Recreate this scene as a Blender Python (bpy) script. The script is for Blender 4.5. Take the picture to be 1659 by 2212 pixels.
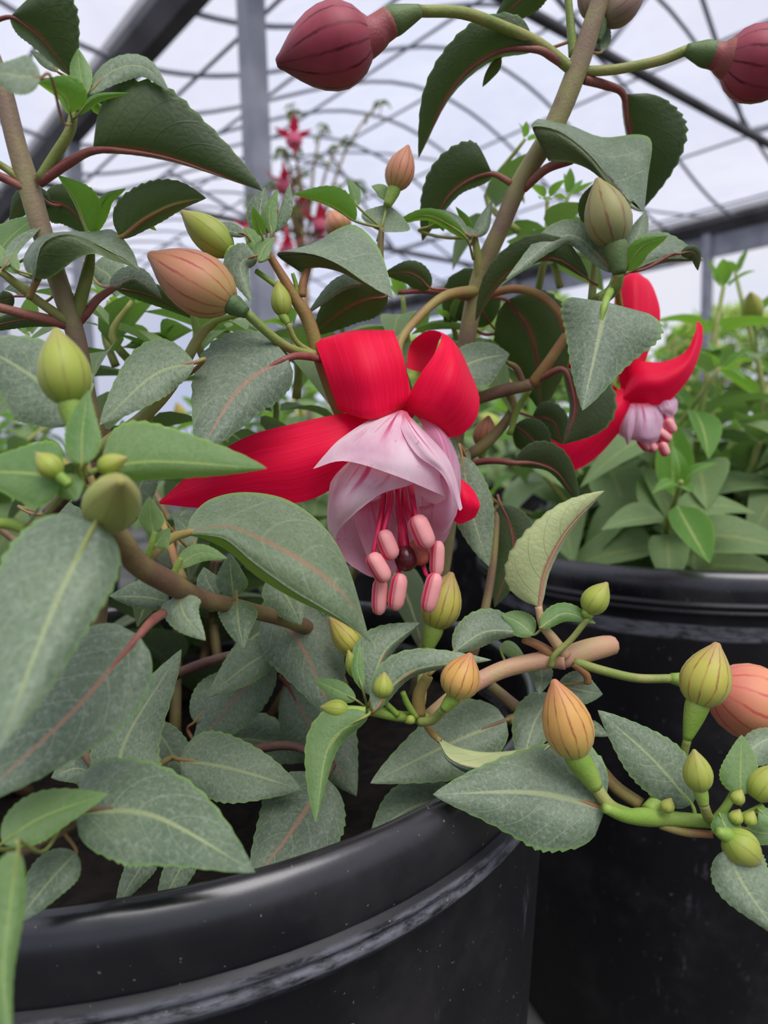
import bpy, math, random
from mathutils import Vector, Matrix, Quaternion
for o in list(bpy.data.objects): bpy.data.objects.remove(o)
scene = bpy.context.scene
COL = scene.collection
R_ = random.Random(7)

# ------------------------------------------------------------------ camera
FPX, CX, CY = 1540.0, 829.5, 1106.0
PITCH, ROLL = math.radians(6), math.radians(-1.5)
ZB = .08                     # the pots stand this much taller than first measured
CAM = Vector((0, 0, 0.339+ZB))
FW = Vector((0, math.cos(PITCH), -math.sin(PITCH)))
RT0, UP0 = Vector((1, 0, 0)), Vector((0, math.sin(PITCH), math.cos(PITCH)))
RT = RT0*math.cos(ROLL) + UP0*math.sin(ROLL)
UP = UP0*math.cos(ROLL) - RT0*math.sin(ROLL)
cd = bpy.data.cameras.new('camera'); cam = bpy.data.objects.new('camera', cd); COL.objects.link(cam)
M = Matrix((RT, UP, -FW)).transposed().to_4x4(); M.translation = CAM
cam.matrix_world = M
cd.lens = FPX*36/2212; cd.sensor_width = 36; cd.clip_start = 0.01; cd.clip_end = 300
cd.dof.use_dof = True; cd.dof.focus_distance = 0.178; cd.dof.aperture_fstop = 15
scene.camera = cam

# ------------------------------------------------------------------ world, sun, exposure
w = bpy.data.worlds.new('sky'); scene.world = w; w.use_nodes = True
nt = w.node_tree; nt.nodes.clear()
def wn(t, **k):
    n = nt.nodes.new(t)
    for a, b in k.items(): setattr(n, a, b)
    return n
out = wn('ShaderNodeOutputWorld'); bg = wn('ShaderNodeBackground'); tc = wn('ShaderNodeTexCoord')
nz = wn('ShaderNodeTexNoise'); nz.inputs['Scale'].default_value = 2.2; nz.inputs['Detail'].default_value = 5
rp = wn('ShaderNodeValToRGB')
rp.color_ramp.elements[0].position = .36; rp.color_ramp.elements[0].color = (.74, .82, 1.05, 1)
rp.color_ramp.elements[1].position = .56; rp.color_ramp.elements[1].color = (.95, .96, 1.06, 1)
nt.links.new(tc.outputs['Generated'], nz.inputs['Vector']); nt.links.new(nz.outputs['Fac'], rp.inputs['Fac'])
nt.links.new(rp.outputs['Color'], bg.inputs['Color']); nt.links.new(bg.outputs[0], out.inputs[0])
bg.inputs['Strength'].default_value = .72
sl = bpy.data.lights.new('sun', 'SUN'); sl.energy = 3.3; sl.angle = math.radians(42); sl.color = (1, .95, .86)
so = bpy.data.objects.new('sun', sl); COL.objects.link(so)
so.rotation_euler = Vector((-.27, .44, -.86)).to_track_quat('-Z', 'Y').to_euler()
vs = scene.view_settings; vs.view_transform = 'Standard'; vs.look = 'None'; vs.gamma = 1; vs.exposure = 0.26
vs.use_curve_mapping = False

# ------------------------------------------------------------------ helpers
def P(x, y, d): return CAM + (FW + RT*((x-CX)/FPX) - UP*((y-CY)/FPX))*d
def srgb(r, g, b):
    f = lambda c: c/12.92 if c <= .04045 else ((c+.055)/1.055)**2.4
    return (f(r/255), f(g/255), f(b/255), 1)
class NT:
    def __init__(s, name):
        s.m = bpy.data.materials.new(name); s.m.use_nodes = True; s.t = s.m.node_tree; s.t.nodes.clear()
    def n(s, t, ins=None, **k):
        nd = s.t.nodes.new(t)
        for a, b in k.items(): setattr(nd, a, b)
        for a, b in (ins or {}).items(): s.set(nd.inputs[a], b)
        return nd
    def set(s, sock, v):
        if isinstance(v, bpy.types.NodeSocket): s.t.links.new(v, sock)
        else: sock.default_value = v
    def math(s, op, a, b=0.0, c=0.0, clamp=False):
        nd = s.n('ShaderNodeMath', operation=op, use_clamp=clamp)
        s.set(nd.inputs[0], a); s.set(nd.inputs[1], b); s.set(nd.inputs[2], c)
        return nd.outputs[0]
    def ss(s, v, lo, hi, a=0.0, b=1.0):
        nd = s.n('ShaderNodeMapRange', interpolation_type='SMOOTHSTEP')
        for k, x in zip(('Value', 'From Min', 'From Max', 'To Min', 'To Max'), (v, lo, hi, a, b)): s.set(nd.inputs[k], x)
        return nd.outputs[0]
    def mix(s, f, a, b):
        nd = s.n('ShaderNodeMix', data_type='RGBA'); s.set(nd.inputs[0], f); s.set(nd.inputs[6], a); s.set(nd.inputs[7], b)
        return nd.outputs[2]
    def noise(s, vec, scale, detail=3, rough=.5):
        nd = s.n('ShaderNodeTexNoise', {'Scale': scale, 'Detail': detail, 'Roughness': rough})
        if vec is not None: s.set(nd.inputs['Vector'], vec)
        return nd.outputs['Fac']
    def bump(s, h, strength=.3, dist=.001):
        return s.n('ShaderNodeBump', {'Strength': strength, 'Distance': dist, 'Height': h}).outputs[0]
    def finish(s, color, rough=.5, normal=None, trans=0, tcol=None, spec=.5, sheen=0, metallic=0):
        b = s.n('ShaderNodeBsdfPrincipled', {'Base Color': color, 'Roughness': rough, 'Specular IOR Level': spec, 'Sheen Weight': sheen, 'Metallic': metallic})
        if normal is not None: s.set(b.inputs['Normal'], normal)
        o = s.n('ShaderNodeOutputMaterial'); r = b.outputs[0]
        if trans:
            tr = s.n('ShaderNodeBsdfTranslucent', {'Color': tcol if tcol is not None else color})
            mx = s.n('ShaderNodeMixShader', {0: trans}); s.t.links.new(r, mx.inputs[1]); s.t.links.new(tr.outputs[0], mx.inputs[2]); r = mx.outputs[0]
        s.t.links.new(r, o.inputs[0]); return s.m
def uvsep(N):
    uv = N.n('ShaderNodeTexCoord').outputs['UV']; sp = N.n('ShaderNodeSeparateXYZ', {0: uv})
    return uv, sp.outputs[0], sp.outputs[1]

def leaf_mat(name, dark, light, under, rib, rib_under, margin, net=.5, trans=.10, tcol=(.16, .34, .03, 1), rough=.5):
    N = NT(name); uv, u, v = uvsep(N)
    obj = N.n('ShaderNodeTexCoord').outputs['Object']; rnd = N.n('ShaderNodeObjectInfo').outputs['Random']
    s = N.math('ABSOLUTE', N.math('MULTIPLY_ADD', v, 2.0, -1.0))
    big = N.noise(obj, 60, 3); fine = N.noise(obj, 900, 2, .7)
    f = N.math('ADD', N.math('MULTIPLY', N.ss(big, .3, .7), .6), N.math('MULTIPLY', rnd, .4))
    top = N.mix(f, dark, light)
    # hair-like pale mottling and the fine vein network
    top = N.mix(N.math('MULTIPLY', N.ss(fine, .48, .68), .16*net*2), top, (.42, .47, .40, 1))
    vor = N.n('ShaderNodeTexVoronoi', {'Scale': 620.0, 'Vector': obj}, feature='DISTANCE_TO_EDGE').outputs['Distance']
    top = N.mix(N.math('MULTIPLY', N.ss(vor, .0, .09, 1, 0), .16*net), top, (.38, .44, .30, 1))
    top = N.mix(N.math('MULTIPLY', N.ss(N.noise(N.n('ShaderNodeMapping', {'Vector': obj, 'Rotation': (.6, .4, .8), 'Scale': (1, 1, .4)}).outputs[0], 1700, 2, .7), .47, .68), .5*net), top, tuple(c_*.55 for c_ in dark[:3])+(1,))
    # lateral veins sweep forward from the midrib
    ph = N.math('FRACT', N.math('SUBTRACT', N.math('MULTIPLY', u, 6.0), N.math('MULTIPLY', N.math('POWER', s, 1.4), 1.9)))
    ln = N.math('ABSOLUTE', N.math('SUBTRACT', ph, .5))
    lat = N.math('MULTIPLY', N.ss(ln, .0, .055, 1, 0), N.ss(s, .75, .98, 1, 0))
    top = N.mix(N.math('MULTIPLY', lat, .32), top, (.36, .42, .26, 1))
    mid = N.math('MULTIPLY', N.ss(s, .02, .075, 1, 0), N.ss(u, .75, 1.0, 1, .2))
    top = N.mix(N.math('MULTIPLY', mid, .75), top, rib)
    top = N.mix(N.math('MULTIPLY', N.ss(s, .9, .98), .6), top, margin)
    un = N.mix(N.ss(big, .3, .7), under, tuple(c*1.25 for c in under[:3])+(1,))
    un = N.mix(N.math('MULTIPLY', lat, .35), un, tuple(c*.35 for c in under[:3])+(1,))
    un = N.mix(N.math('MULTIPLY', N.ss(s, .03, .11, 1, 0), .85), un, rib_under)
    un = N.mix(N.math('MULTIPLY', N.ss(s, .92, .98), .5), un, margin)
    back = N.n('ShaderNodeNewGeometry').outputs['Backfacing']
    col = N.mix(back, top, un)
    h = N.math('ADD', N.math('MULTIPLY', lat, -.8), N.math('ADD', N.math('MULTIPLY', fine, .5), N.math('MULTIPLY', vor, 1.2)))
    return N.finish(col, rough, N.bump(h, .22, .0005), trans, tcol, .45, .12)
MAT = {}
RED = srgb(140, 62, 62); 
MAT['m'] = leaf_mat('leaf_sage', srgb(84, 104, 78), srgb(128, 146, 114), srgb(72, 88, 46), srgb(160, 172, 120), srgb(150, 160, 105), srgb(120, 160, 75), .75)
MAT['r'] = leaf_mat('leaf_sage_red_midrib', srgb(82, 100, 78), srgb(124, 140, 112), srgb(58, 72, 38), srgb(165, 120, 96), RED, srgb(105, 145, 75), .75)
MAT['y'] = leaf_mat('leaf_young', srgb(98, 138, 72), srgb(146, 172, 116), srgb(88, 134, 50), srgb(178, 200, 110), srgb(178, 190, 110), srgb(150, 195, 80), .4, .35, (.3, .62, .04, 1))
MAT['p'] = leaf_mat('leaf_pale_underside', srgb(84, 112, 88), srgb(118, 145, 118), srgb(186, 196, 138), srgb(165, 150, 110), srgb(170, 120, 105), srgb(120, 150, 80), .6)
MAT['h'] = leaf_mat('leaf_sage_lime_underside', srgb(84, 104, 78), srgb(128, 146, 114), srgb(128, 158, 66), srgb(165, 120, 96), RED, srgb(130, 165, 70), .75, .3, (.35, .62, .05, 1))
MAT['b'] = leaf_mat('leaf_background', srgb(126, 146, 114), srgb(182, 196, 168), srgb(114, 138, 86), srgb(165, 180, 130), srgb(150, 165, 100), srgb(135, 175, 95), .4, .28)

def stem_mat(name, a, b, rough=.55):
    N = NT(name); obj = N.n('ShaderNodeTexCoord').outputs['Object']
    f = N.noise(obj, 90, 3); g = N.noise(obj, 1400, 2)
    c = N.mix(N.ss(f, .35, .65), a, b); c = N.mix(N.math('MULTIPLY', N.ss(g, .6, .8), .18), c, srgb(200, 195, 160))
    return N.finish(c, rough, N.bump(g, .3, .0004), .08)
MAT['sg'] = stem_mat('stem_green', srgb(130, 150, 70), srgb(165, 165, 95))
MAT['sb'] = stem_mat('stem_brown', srgb(126, 96, 74), srgb(144, 130, 80))
MAT['sm'] = stem_mat('stem_mauve', srgb(150, 126, 104), srgb(165, 158, 104))
MAT['so'] = stem_mat('stem_orange', srgb(165, 115, 75), srgb(160, 145, 80))
MAT['sr'] = stem_mat('stem_red', srgb(142, 72, 70), srgb(160, 104, 86))
MAT['sd'] = stem_mat('stem_dark', srgb(95, 62, 58), srgb(120, 90, 70))
MAT['sp'] = stem_mat('stem_pink', srgb(200, 150, 125), srgb(190, 165, 115))
MAT['neck'] = stem_mat('floral_tube_pink', srgb(165, 78, 84), srgb(150, 92, 72))
MAT['ov'] = stem_mat('ovary_green', srgb(84, 112, 62), srgb(105, 128, 70))
MAT['oy'] = stem_mat('ovary_lime', srgb(130, 165, 62), srgb(150, 178, 80))

def bud_mat(name, base, mid, tip, line, lines=3.0, amt=.75):
    N = NT(name); uv, u, v = uvsep(N); obj = N.n('ShaderNodeTexCoord').outputs['Object']
    nz = N.noise(obj, 260, 3)
    c = N.mix(N.ss(u, .0, .45), base, mid); c = N.mix(N.ss(u, .6, 1.0), c, tip)
    c = N.mix(N.math('MULTIPLY', N.ss(nz, .4, .7), .3), c, tip)
    wob = N.math('MULTIPLY', N.math('SUBTRACT', N.noise(uv, 9, 2), .5), .22)
    ph = N.math('FRACT', N.math('ADD', N.math('MULTIPLY', v, 4*lines), wob))
    ln = N.ss(N.math('ABSOLUTE', N.math('SUBTRACT', ph, .5)), .03, .13, 1, 0)
    brk = N.ss(N.noise(N.n('ShaderNodeMapping', {'Vector': uv, 'Scale': (.35, 1.6, 1)}).outputs[0], 9, 3), .3, .6)
    c = N.mix(N.math('MULTIPLY', N.math('MULTIPLY', ln, N.math('MAXIMUM', brk, .4)), amt), c, line)
    return N.finish(c, .5, N.bump(N.math('ADD', ln, N.math('MULTIPLY', nz, -.6)), -.25, .0008), .1, None, .4, .1)
MAT['bud_red'] = bud_mat('bud_crimson', srgb(170, 72, 86), srgb(172, 66, 82), srgb(128, 50, 60), srgb(98, 10, 32), 3.0, .95)
MAT['bud_peach'] = bud_mat('bud_peach', srgb(190, 160, 96), srgb(212, 148, 112), srgb(206, 145, 105), srgb(172, 46, 58))
MAT['bud_coral'] = bud_mat('bud_coral', srgb(222, 130, 110), srgb(232, 160, 112), srgb(225, 150, 110), srgb(205, 70, 70))
MAT['bud_orange'] = bud_mat('bud_orange', srgb(196, 184, 84), srgb(222, 172, 92), srgb(205, 140, 95), srgb(142, 70, 44))
MAT['bud_yellow'] = bud_mat('bud_yellow', srgb(176, 186, 78), srgb(196, 190, 84), srgb(190, 160, 100), srgb(150, 80, 48))
MAT['bud_green'] = bud_mat('bud_green', srgb(150, 172, 66), srgb(170, 182, 76), srgb(172, 165, 88), srgb(136, 128, 52), 2.0, .55)
MAT['bud_olive'] = bud_mat('bud_olive', srgb(132, 144, 88), srgb(160, 156, 100), srgb(168, 158, 100), srgb(132, 74, 62), 2.0)
MAT['bud_grey'] = bud_mat('bud_greyed', srgb(130, 120, 90), srgb(150, 120, 105), srgb(140, 105, 100), srgb(120, 80, 80))

def sepal_mat(name, a, b):
    N = NT(name); uv, u, v = uvsep(N)
    mp = N.n('ShaderNodeMapping', {'Vector': uv, 'Scale': (1.2, 14, 1)}).outputs[0]
    f = N.noise(mp, 2.5, 4); obj = N.n('ShaderNodeTexCoord').outputs['Object']; g = N.noise(obj, 1500, 2)
    c = N.mix(N.ss(f, .3, .75), a, b)
    return N.finish(c, .5, N.bump(N.math('ADD', f, N.math('MULTIPLY', g, .25)), .07, .0006), .2, (.95, .0, .07, 1), .18, .06)
MAT['sep'] = sepal_mat('sepal_red', srgb(240, 0, 54), srgb(255, 18, 78))
MAT['sepp'] = sepal_mat('sepal_pink', srgb(215, 70, 95), srgb(235, 105, 125))
def petal_mat(name, white, pink, vein, amt):
    N = NT(name); uv, u, v = uvsep(N); obj = N.n('ShaderNodeTexCoord').outputs['Object']
    f = N.noise(obj, 110, 3); c = N.mix(N.math('MULTIPLY', N.ss(f, .35, .7), amt), white, pink)
    mp = N.n('ShaderNodeMapping', {'Vector': uv, 'Scale': (1.4, 7, 1)}).outputs[0]
    st = N.noise(mp, 2.2, 2)
    k = N.math('MULTIPLY', N.ss(st, .5, .66), N.ss(u, .1, .75, 1, 0))
    c = N.mix(N.math('MULTIPLY', k, .6), c, vein)
    s = N.math('ABSOLUTE', N.math('SUBTRACT', v, .52))
    c = N.mix(N.math('MULTIPLY', N.ss(s, .015, .05, 1, 0), N.ss(u, .25, .62, .9, 0)), c, vein)
    c = N.mix(N.ss(u, .0, .18, .75, 0), c, srgb(214, 50, 95))
    mp2 = N.n('ShaderNodeMapping', {'Vector': uv, 'Scale': (2, 40, 1)}).outputs[0]
    g = N.noise(mp2, 2, 3); sp = N.noise(obj, 700, 2)
    c = N.mix(N.math('MULTIPLY', N.ss(sp, .68, .76), .4), c, srgb(150, 90, 90))
    return N.finish(c, .55, N.bump(g, .25, .0008), .25, (.95, .5, .65, 1), .3, .2)
MAT['pet'] = petal_mat('petal_blush', srgb(246, 218, 226), srgb(232, 178, 200), srgb(206, 40, 104), .8)
MAT['petin'] = petal_mat('petal_inner_pink', srgb(238, 186, 206), srgb(226, 150, 182), srgb(214, 96, 150), .9)
MAT['petv'] = petal_mat('petal_lilac', srgb(222, 190, 208), srgb(206, 160, 186), srgb(180, 90, 140), .9)
def plain(name, c1, c2, scale, rough=.5, trans=0, bumpd=.0005, spec=.5):
    N = NT(name); obj = N.n('ShaderNodeTexCoord').outputs['Object']; f = N.noise(obj, scale, 4)
    return N.finish(N.mix(N.ss(f, .3, .7), c1, c2), rough, N.bump(f, .3, bumpd), trans, None, spec)
MAT['fil'] = plain('filament_crimson', srgb(205, 18, 72), srgb(228, 40, 92), 200, .4, .1)
N = NT('anther_pink'); uv, u, v = uvsep(N)
g = N.math('ABSOLUTE', N.math('SUBTRACT', N.math('FRACT', N.math('MULTIPLY', v, 2.0)), .5))
MAT['ant'] = N.finish(N.mix(N.ss(g, .24, .44), srgb(252, 172, 170), srgb(222, 48, 96)), .5, N.bump(g, -.2, .001), .15)
MAT['antb'] = plain('anther_brown', srgb(190, 100, 80), srgb(160, 75, 62), 300, .5)
MAT['stg'] = plain('stigma_dark', srgb(92, 22, 32), srgb(60, 20, 26), 700, .3, 0, .001)
MAT['soil'] = plain('potting_soil', srgb(16, 13, 11), srgb(36, 29, 24), 160, .95, 0, .006, .2)
MAT['perl'] = plain('perlite', srgb(150, 140, 125), srgb(110, 95, 80), 300, .9)
def pot_mat(name, base, z0, gloss):
    N = NT(name); tcn = N.n('ShaderNodeTexCoord'); obj = tcn.outputs['Object']
    sp = N.n('ShaderNodeSeparateXYZ', {0: obj}); z = sp.outputs[2]
    a = N.noise(obj, 24, 6, .65); b = N.noise(obj, 220, 4, .7)
    mp = N.n('ShaderNodeMapping', {'Vector': obj, 'Scale': (1, 1, .28)}).outputs[0]; st = N.noise(mp, 60, 5, .75)
    dirt = N.math('MULTIPLY', N.ss(a, .45, .72), .09)
    c = N.mix(dirt, base, srgb(120, 112, 112))
    c = N.mix(N.math('MULTIPLY', N.math('MULTIPLY', N.ss(st, .6, .74), N.ss(z, z0-.03, z0-.02, 1, 0)), .3), c, srgb(140, 140, 146))
    # rubbed, dusty ridges below the rim band
    rid = N.math('MULTIPLY', N.ss(z, z0-.0255, z0-.0235), N.ss(z, z0-.0168, z0-.0158, 1, 0))
    c = N.mix(N.math('MULTIPLY', N.math('MULTIPLY', rid, N.ss(N.noise(N.n('ShaderNodeMapping', {'Vector': obj, 'Scale': (1, 1, 5)}).outputs[0], 90, 5, .75), .34, .58)), .45), c, srgb(150, 150, 160))
    c = N.mix(N.math('MULTIPLY', N.ss(N.noise(obj, 700, 2), .72, .76), .4), c, srgb(190, 180, 165))
    r = N.math('ADD', N.math('MULTIPLY', a, .2), .16)
    m_ = N.finish(c, r if gloss else N.math('ADD', r, .22), N.bump(st, .10, .0005), 0, None, .9 if gloss else .4)
    return m_
    bs = [n for n in N.t.nodes if n.type == 'BSDF_PRINCIPLED'][0]; bs.inputs['Coat Weight'].default_value = .8; bs.inputs['Coat IOR'].default_value = 1.8; bs.inputs['Coat Roughness'].default_value = .28
    return m_
MAT['pot'] = pot_mat('black_pot_plastic', srgb(17, 17, 21), .25+ZB, False)
MAT['potrim'] = pot_mat('black_pot_rim_plastic', srgb(17, 17, 22), .25+ZB, True)
MAT['potr'] = plain('red_pot_plastic', srgb(150, 22, 30), srgb(120, 16, 24), 30, .4)
MAT['steel'] = plain('galvanised_steel', srgb(158, 160, 170), srgb(132, 135, 146), 6, .45, 0, .001)
MAT['tube'] = plain('hoop_steel', srgb(140, 143, 155), srgb(120, 124, 136), 4, .5, 0, .001)
MAT['gutter'] = plain('gutter_dark', srgb(92, 90, 94), srgb(60, 58, 60), 3, .6, 0, .001)
N = NT('greenhouse_film'); obj = N.n('ShaderNodeTexCoord').outputs['Object']
f = N.noise(obj, .9, 5, .6); f2 = N.noise(N.n('ShaderNodeMapping', {'Vector': obj, 'Scale': (1, 1, 6)}).outputs[0], 5, 4)
tr = N.n('ShaderNodeBsdfTransparent', {'Color': (.84, .85, .92, 1)}); tl = N.n('ShaderNodeBsdfTranslucent', {'Color': N.mix(N.ss(N.math('ADD', N.math('MULTIPLY', f, .7), N.math('MULTIPLY', f2, .3)), .35, .65), (.62, .64, .74, 1), (.82, .83, .90, 1))})
mx = N.n('ShaderNodeMixShader', {0: .22}); N.t.links.new(tr.outputs[0], mx.inputs[1]); N.t.links.new(tl.outputs[0], mx.inputs[2])
N.t.links.new(mx.outputs[0], N.n('ShaderNodeOutputMaterial').inputs[0]); MAT['film'] = N.m
MAT['floor'] = plain('pale_ground_cover', srgb(96, 96, 92), srgb(48, 50, 46), 5, .9, 0, .004, .2)
MAT['bark'] = plain('tree_bark', srgb(120, 105, 90), srgb(85, 75, 62), 8, .9)
MAT['tree'] = plain('tree_foliage', srgb(120, 160, 70), srgb(170, 190, 90), 1.5, .6, .3)

def mesh_obj(name, verts, faces, mat, parent=None, uvs=None, smooth=True, mids=None, rel=True):
    off = parent['_org'] if (parent is not None and '_org' in parent) else None
    o3 = Vector(off) if (off is not None and rel) else Vector((0, 0, 0))
    me = bpy.data.meshes.new(name)
    me.from_pydata([tuple(Vector(v)-o3) for v in verts], [], faces)
    for m in (mat if isinstance(mat, (list, tuple)) else [mat]): me.materials.append(MAT[m])
    if smooth: me.polygons.foreach_set('use_smooth', [True]*len(faces))
    if mids: me.polygons.foreach_set('material_index', mids)
    if uvs:
        lay = me.uv_layers.new(name='UVMap'); flat = []
        for p in me.polygons:
            for vi in p.vertices: flat += uvs[vi]
        lay.data.foreach_set('uv', flat)
    ob = bpy.data.objects.new(name, me); COL.objects.link(ob)
    if parent is not None:
        ob.parent = parent
        if off is not None: ob['_org'] = list(off)
    return ob
def thing(name, label, cat, loc, group=None):
    o = bpy.data.objects.new(name, None); COL.objects.link(o); o.location = loc; o['_org'] = list(loc)
    o['label'] = label; o['category'] = cat; o.empty_display_size = .05
    if group: o['group'] = group
    return o
def catmull(pts, n):
    """n+1 samples through pts (Vectors of any size)."""
    p = [2*pts[0]-pts[1]] + list(pts) + [2*pts[-1]-pts[-2]]; k = len(pts)-1; res = []
    for i in range(n+1):
        x = i/n*k; j = min(int(x), k-1); t = x-j
        a, b, c, d = p[j:j+4]
        res.append(.5*((2*b)+(c-a)*t+(2*a-5*b+4*c-d)*t*t+(3*b-a-3*c+d)*t**3))
    return res
def tube_geo(pts, rads, seg=8, n=None, cap=True):
    """pts world Vectors, rads metres, smooth tube"""
    n = n or max(4, (len(pts)-1)*5)
    q = catmull([Vector((*p, r)) for p, r in zip(pts, rads)], n)
    V, F, U = [], [], []
    c = [Vector(x[:3]) for x in q]; nrm = None
    for i in range(n+1):
        t = (c[min(i+1, n)]-c[max(i-1, 0)]).normalized()
        if nrm is None: nrm = t.orthogonal().normalized()
        nrm = (nrm - t*nrm.dot(t)).normalized(); b = t.cross(nrm)
        for s in range(seg):
            a = 2*math.pi*s/seg
            V.append(c[i]+(nrm*math.cos(a)+b*math.sin(a))*max(q[i][3], 1e-5)); U.append((i/n, s/seg))
    for i in range(n):
        for s in range(seg):
            F.append((i*seg+s, i*seg+(s+1) % seg, (i+1)*seg+(s+1) % seg, (i+1)*seg+s))
    if cap: F.append(tuple(range(seg-1, -1, -1))); F.append(tuple(n*seg+s for s in range(seg)))
    return V, F, U
def px_pts(lst, d): return [P(a[0], a[1], a[2] if len(a) > 2 else d) for a in lst]
def pxr(r, d): return r*d/FPX
def tube(name, lst, r, mat, parent, d=.2, seg=8):
    """lst of (x,y[,d]) pixels; r pixel radius or list"""
    ds = [a[2] if len(a) > 2 else d for a in lst]
    rs = r if isinstance(r, (list, tuple)) else [r]*len(lst)
    V, F, U = tube_geo(px_pts(lst, d), [pxr(a, b) for a, b in zip(rs, ds)], seg)
    return mesh_obj(name, V, F, mat, parent, U)
def orient(V, F, want):
    s = 0
    for f in F:
        a, b, c = V[f[0]], V[f[1]], V[f[2]]; nn = (b-a).cross(c-a); s += nn.dot(CAM-a)
    return F if (s > 0) == want else [tuple(reversed(f)) for f in F]
def grid_faces(nu, nv): return [(i*(nv+1)+j, i*(nv+1)+j+1, (i+1)*(nv+1)+j+1, (i+1)*(nv+1)+j) for i in range(nu) for j in range(nv)]

STEMS = []
def leaf(parent, pts, wl, wr, d, k=None, m='m', u=0, pet=None, q=.75, c=.22, kx=0.0, e=.8, dt=0.0, pm=None, pr=None, name='leaf', nu=39, wave=1.0, teeth=1.0):
    """a leaf from its midrib (pixels base->tip), its half widths (left, right of travel), base depth and tilt k"""
    if k is None: k = -.55 if u else .55
    nv = 8; mid = catmull([Vector((a[0], a[1], 0)) for a in pts], nu); xb, yb = pts[0][0], pts[0][1]
    seed = (pts[0][0]*7.3+pts[0][1]*3.1) % 6.28
    def dep(x, y, t): return d*(1+k*(yb-y)/FPX+kx*(x-xb)/FPX)+dt*.001*t*t
    V, U = [], []
    for i in range(nu+1):
        t = i/nu; a = mid[max(i-1, 0)]; b = mid[min(i+1, nu)]; tg = (b-a).normalized(); rn = Vector((-tg.y, tg.x, 0))
        s = max(0.0, math.sin(math.pi*min(1, max(0, t))**q))**e if 0 < t < 1 else 0.0
        if 0 < t < 1 and t**q > .5: s = math.sin(math.pi*t**q)**max(e, .86)
        tooth = 1+.075*teeth*(((t*13) % 1.0)-.4)*(1 if .08 < t < .96 else 0)
        for j in range(nv+1):
            v = j/nv*2-1; w = (wr if v > 0 else wl)*s*abs(v)*(tooth if abs(v) == 1 else 1)*(1 if v > 0 else -1)*(1+.06*wave*math.sin(t*7.5+seed*2+(2.2 if v > 0 else 0)))
            wm = max(abs(wl), abs(wr), 1)
            x, y = mid[i].x+rn.x*w, mid[i].y+rn.y*w
            fold = c*abs(v)**1.5*s*wm*(1-.3*t)
            wv = .05*wave*wm*s*v*v*math.sin(t*9+seed+(2 if v > 0 else 0))
            fold2 = .18*wm*s*math.sin(abs(v)*math.pi)*(.5)
            # the narrow side of a leaf seen edge-on turns away in depth
            ww = abs(wr if v > 0 else wl); lost = math.sqrt(max(0, (wm*.8)**2-min(ww, wm*.8)**2))*s*abs(v)*.45
            dd = dep(x, y, t)
            V.append(P(x, y, dd+(fold+wv-fold2+lost)*dd/FPX)); U.append((t, j/nv))
    F = orient(V, grid_faces(nu, nv), not u)
    ob = mesh_obj(name, V, F, m, parent, U)
    if pm is None: pm = 'sr' if m == 'r' else ('sg' if m in 'y' else 'so')
    if pr is None: pr = max(3.0, (.05 if u else .075)*max(wl, wr))
    p0 = mid[0]; tg = (mid[2]-mid[0]).normalized()
    ln = None; b0 = P(p0.x, p0.y, d)
    if pet is None:
        pet = (p0.x-tg.x*22, p0.y-tg.y*22, dep(p0.x, p0.y, 0)+.002)
        near = sorted(STEMS, key=lambda c_: (c_-b0).length_squared)[:1] if STEMS else []
        if near and .003 < (near[0]-b0).length < .055:      # the leaf stalk runs to the nearest stem
            dst = (near[0]-b0).length; ln = [near[0], (near[0]+P(*pet))*.5-UP*dst*.08, P(*pet)] if dst > .012 else [near[0]]
    if ln is None: ln = [P(*pet)]
    if len(ln) == 1 and (Vector(pet[:2])-Vector(p0[:2])).length > 60: ln.append((P(*pet)+P(p0.x, p0.y, d))*.5+UP*pxr(5, d))
    ids = [0, int(nu*.3), int(nu*.6), int(nu*.85)]
    cc = [V[i*(nv+1)+nv//2] for i in ids]
    r0 = pxr(pr, d)
    ln += [x+(FW*(r0*f_) if not u else FW*.0001) for x, f_ in zip(cc, (.5, .75, .55, .3))]
    rr = [r0*1.1]*(len(ln)-4)+[r0*.85, r0*.55, r0*.35, r0*.12]
    Vt, Ft, Ut = tube_geo(ln, rr, 6, len(ln)*4)
    mesh_obj('petiole', Vt, Ft, pm, ob, Ut)
    return ob
def patch(name, parent, rows, d, mat, u=0, nu=20, nv=12, wave=0.0, split=None, thick=0):
    """surface through rows of (x, y, mm) pixel points; mm is depth behind d"""
    rr = [catmull([Vector((a[0], a[1], a[2])) for a in r], nv) for r in rows]
    cols = [catmull([r[j] for r in rr], nu) for j in range(nv+1)]
    V, U = [], []
    for i in range(nu+1):
        for j in range(nv+1):
            x = cols[j][i]; dz = wave*math.sin(j*1.9+i*.35)*(i/nu)**2
            V.append(P(x.x, x.y, d+(x.z+dz)*.001)); U.append((i/nu, j/nv))
    F = grid_faces(nu, nv)
    if split is None: F = orient(V, F, not u)
    else:
        A = [f for k, f in enumerate(F) if (k % nv) < split*nv]; B = [f for k, f in enumerate(F) if (k % nv) >= split*nv]
        F = orient(V, A, not u)+orient(V, B, bool(u))
    return mesh_obj(name, V, F, mat, parent, U)
BP = [(0, .40), (.05, .58), (.12, .77), (.22, .92), (.34, 1), (.46, .98), (.58, .89), (.7, .73), (.8, .54), (.88, .36), (.94, .22), (.98, .15), (1, .09)]
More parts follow.
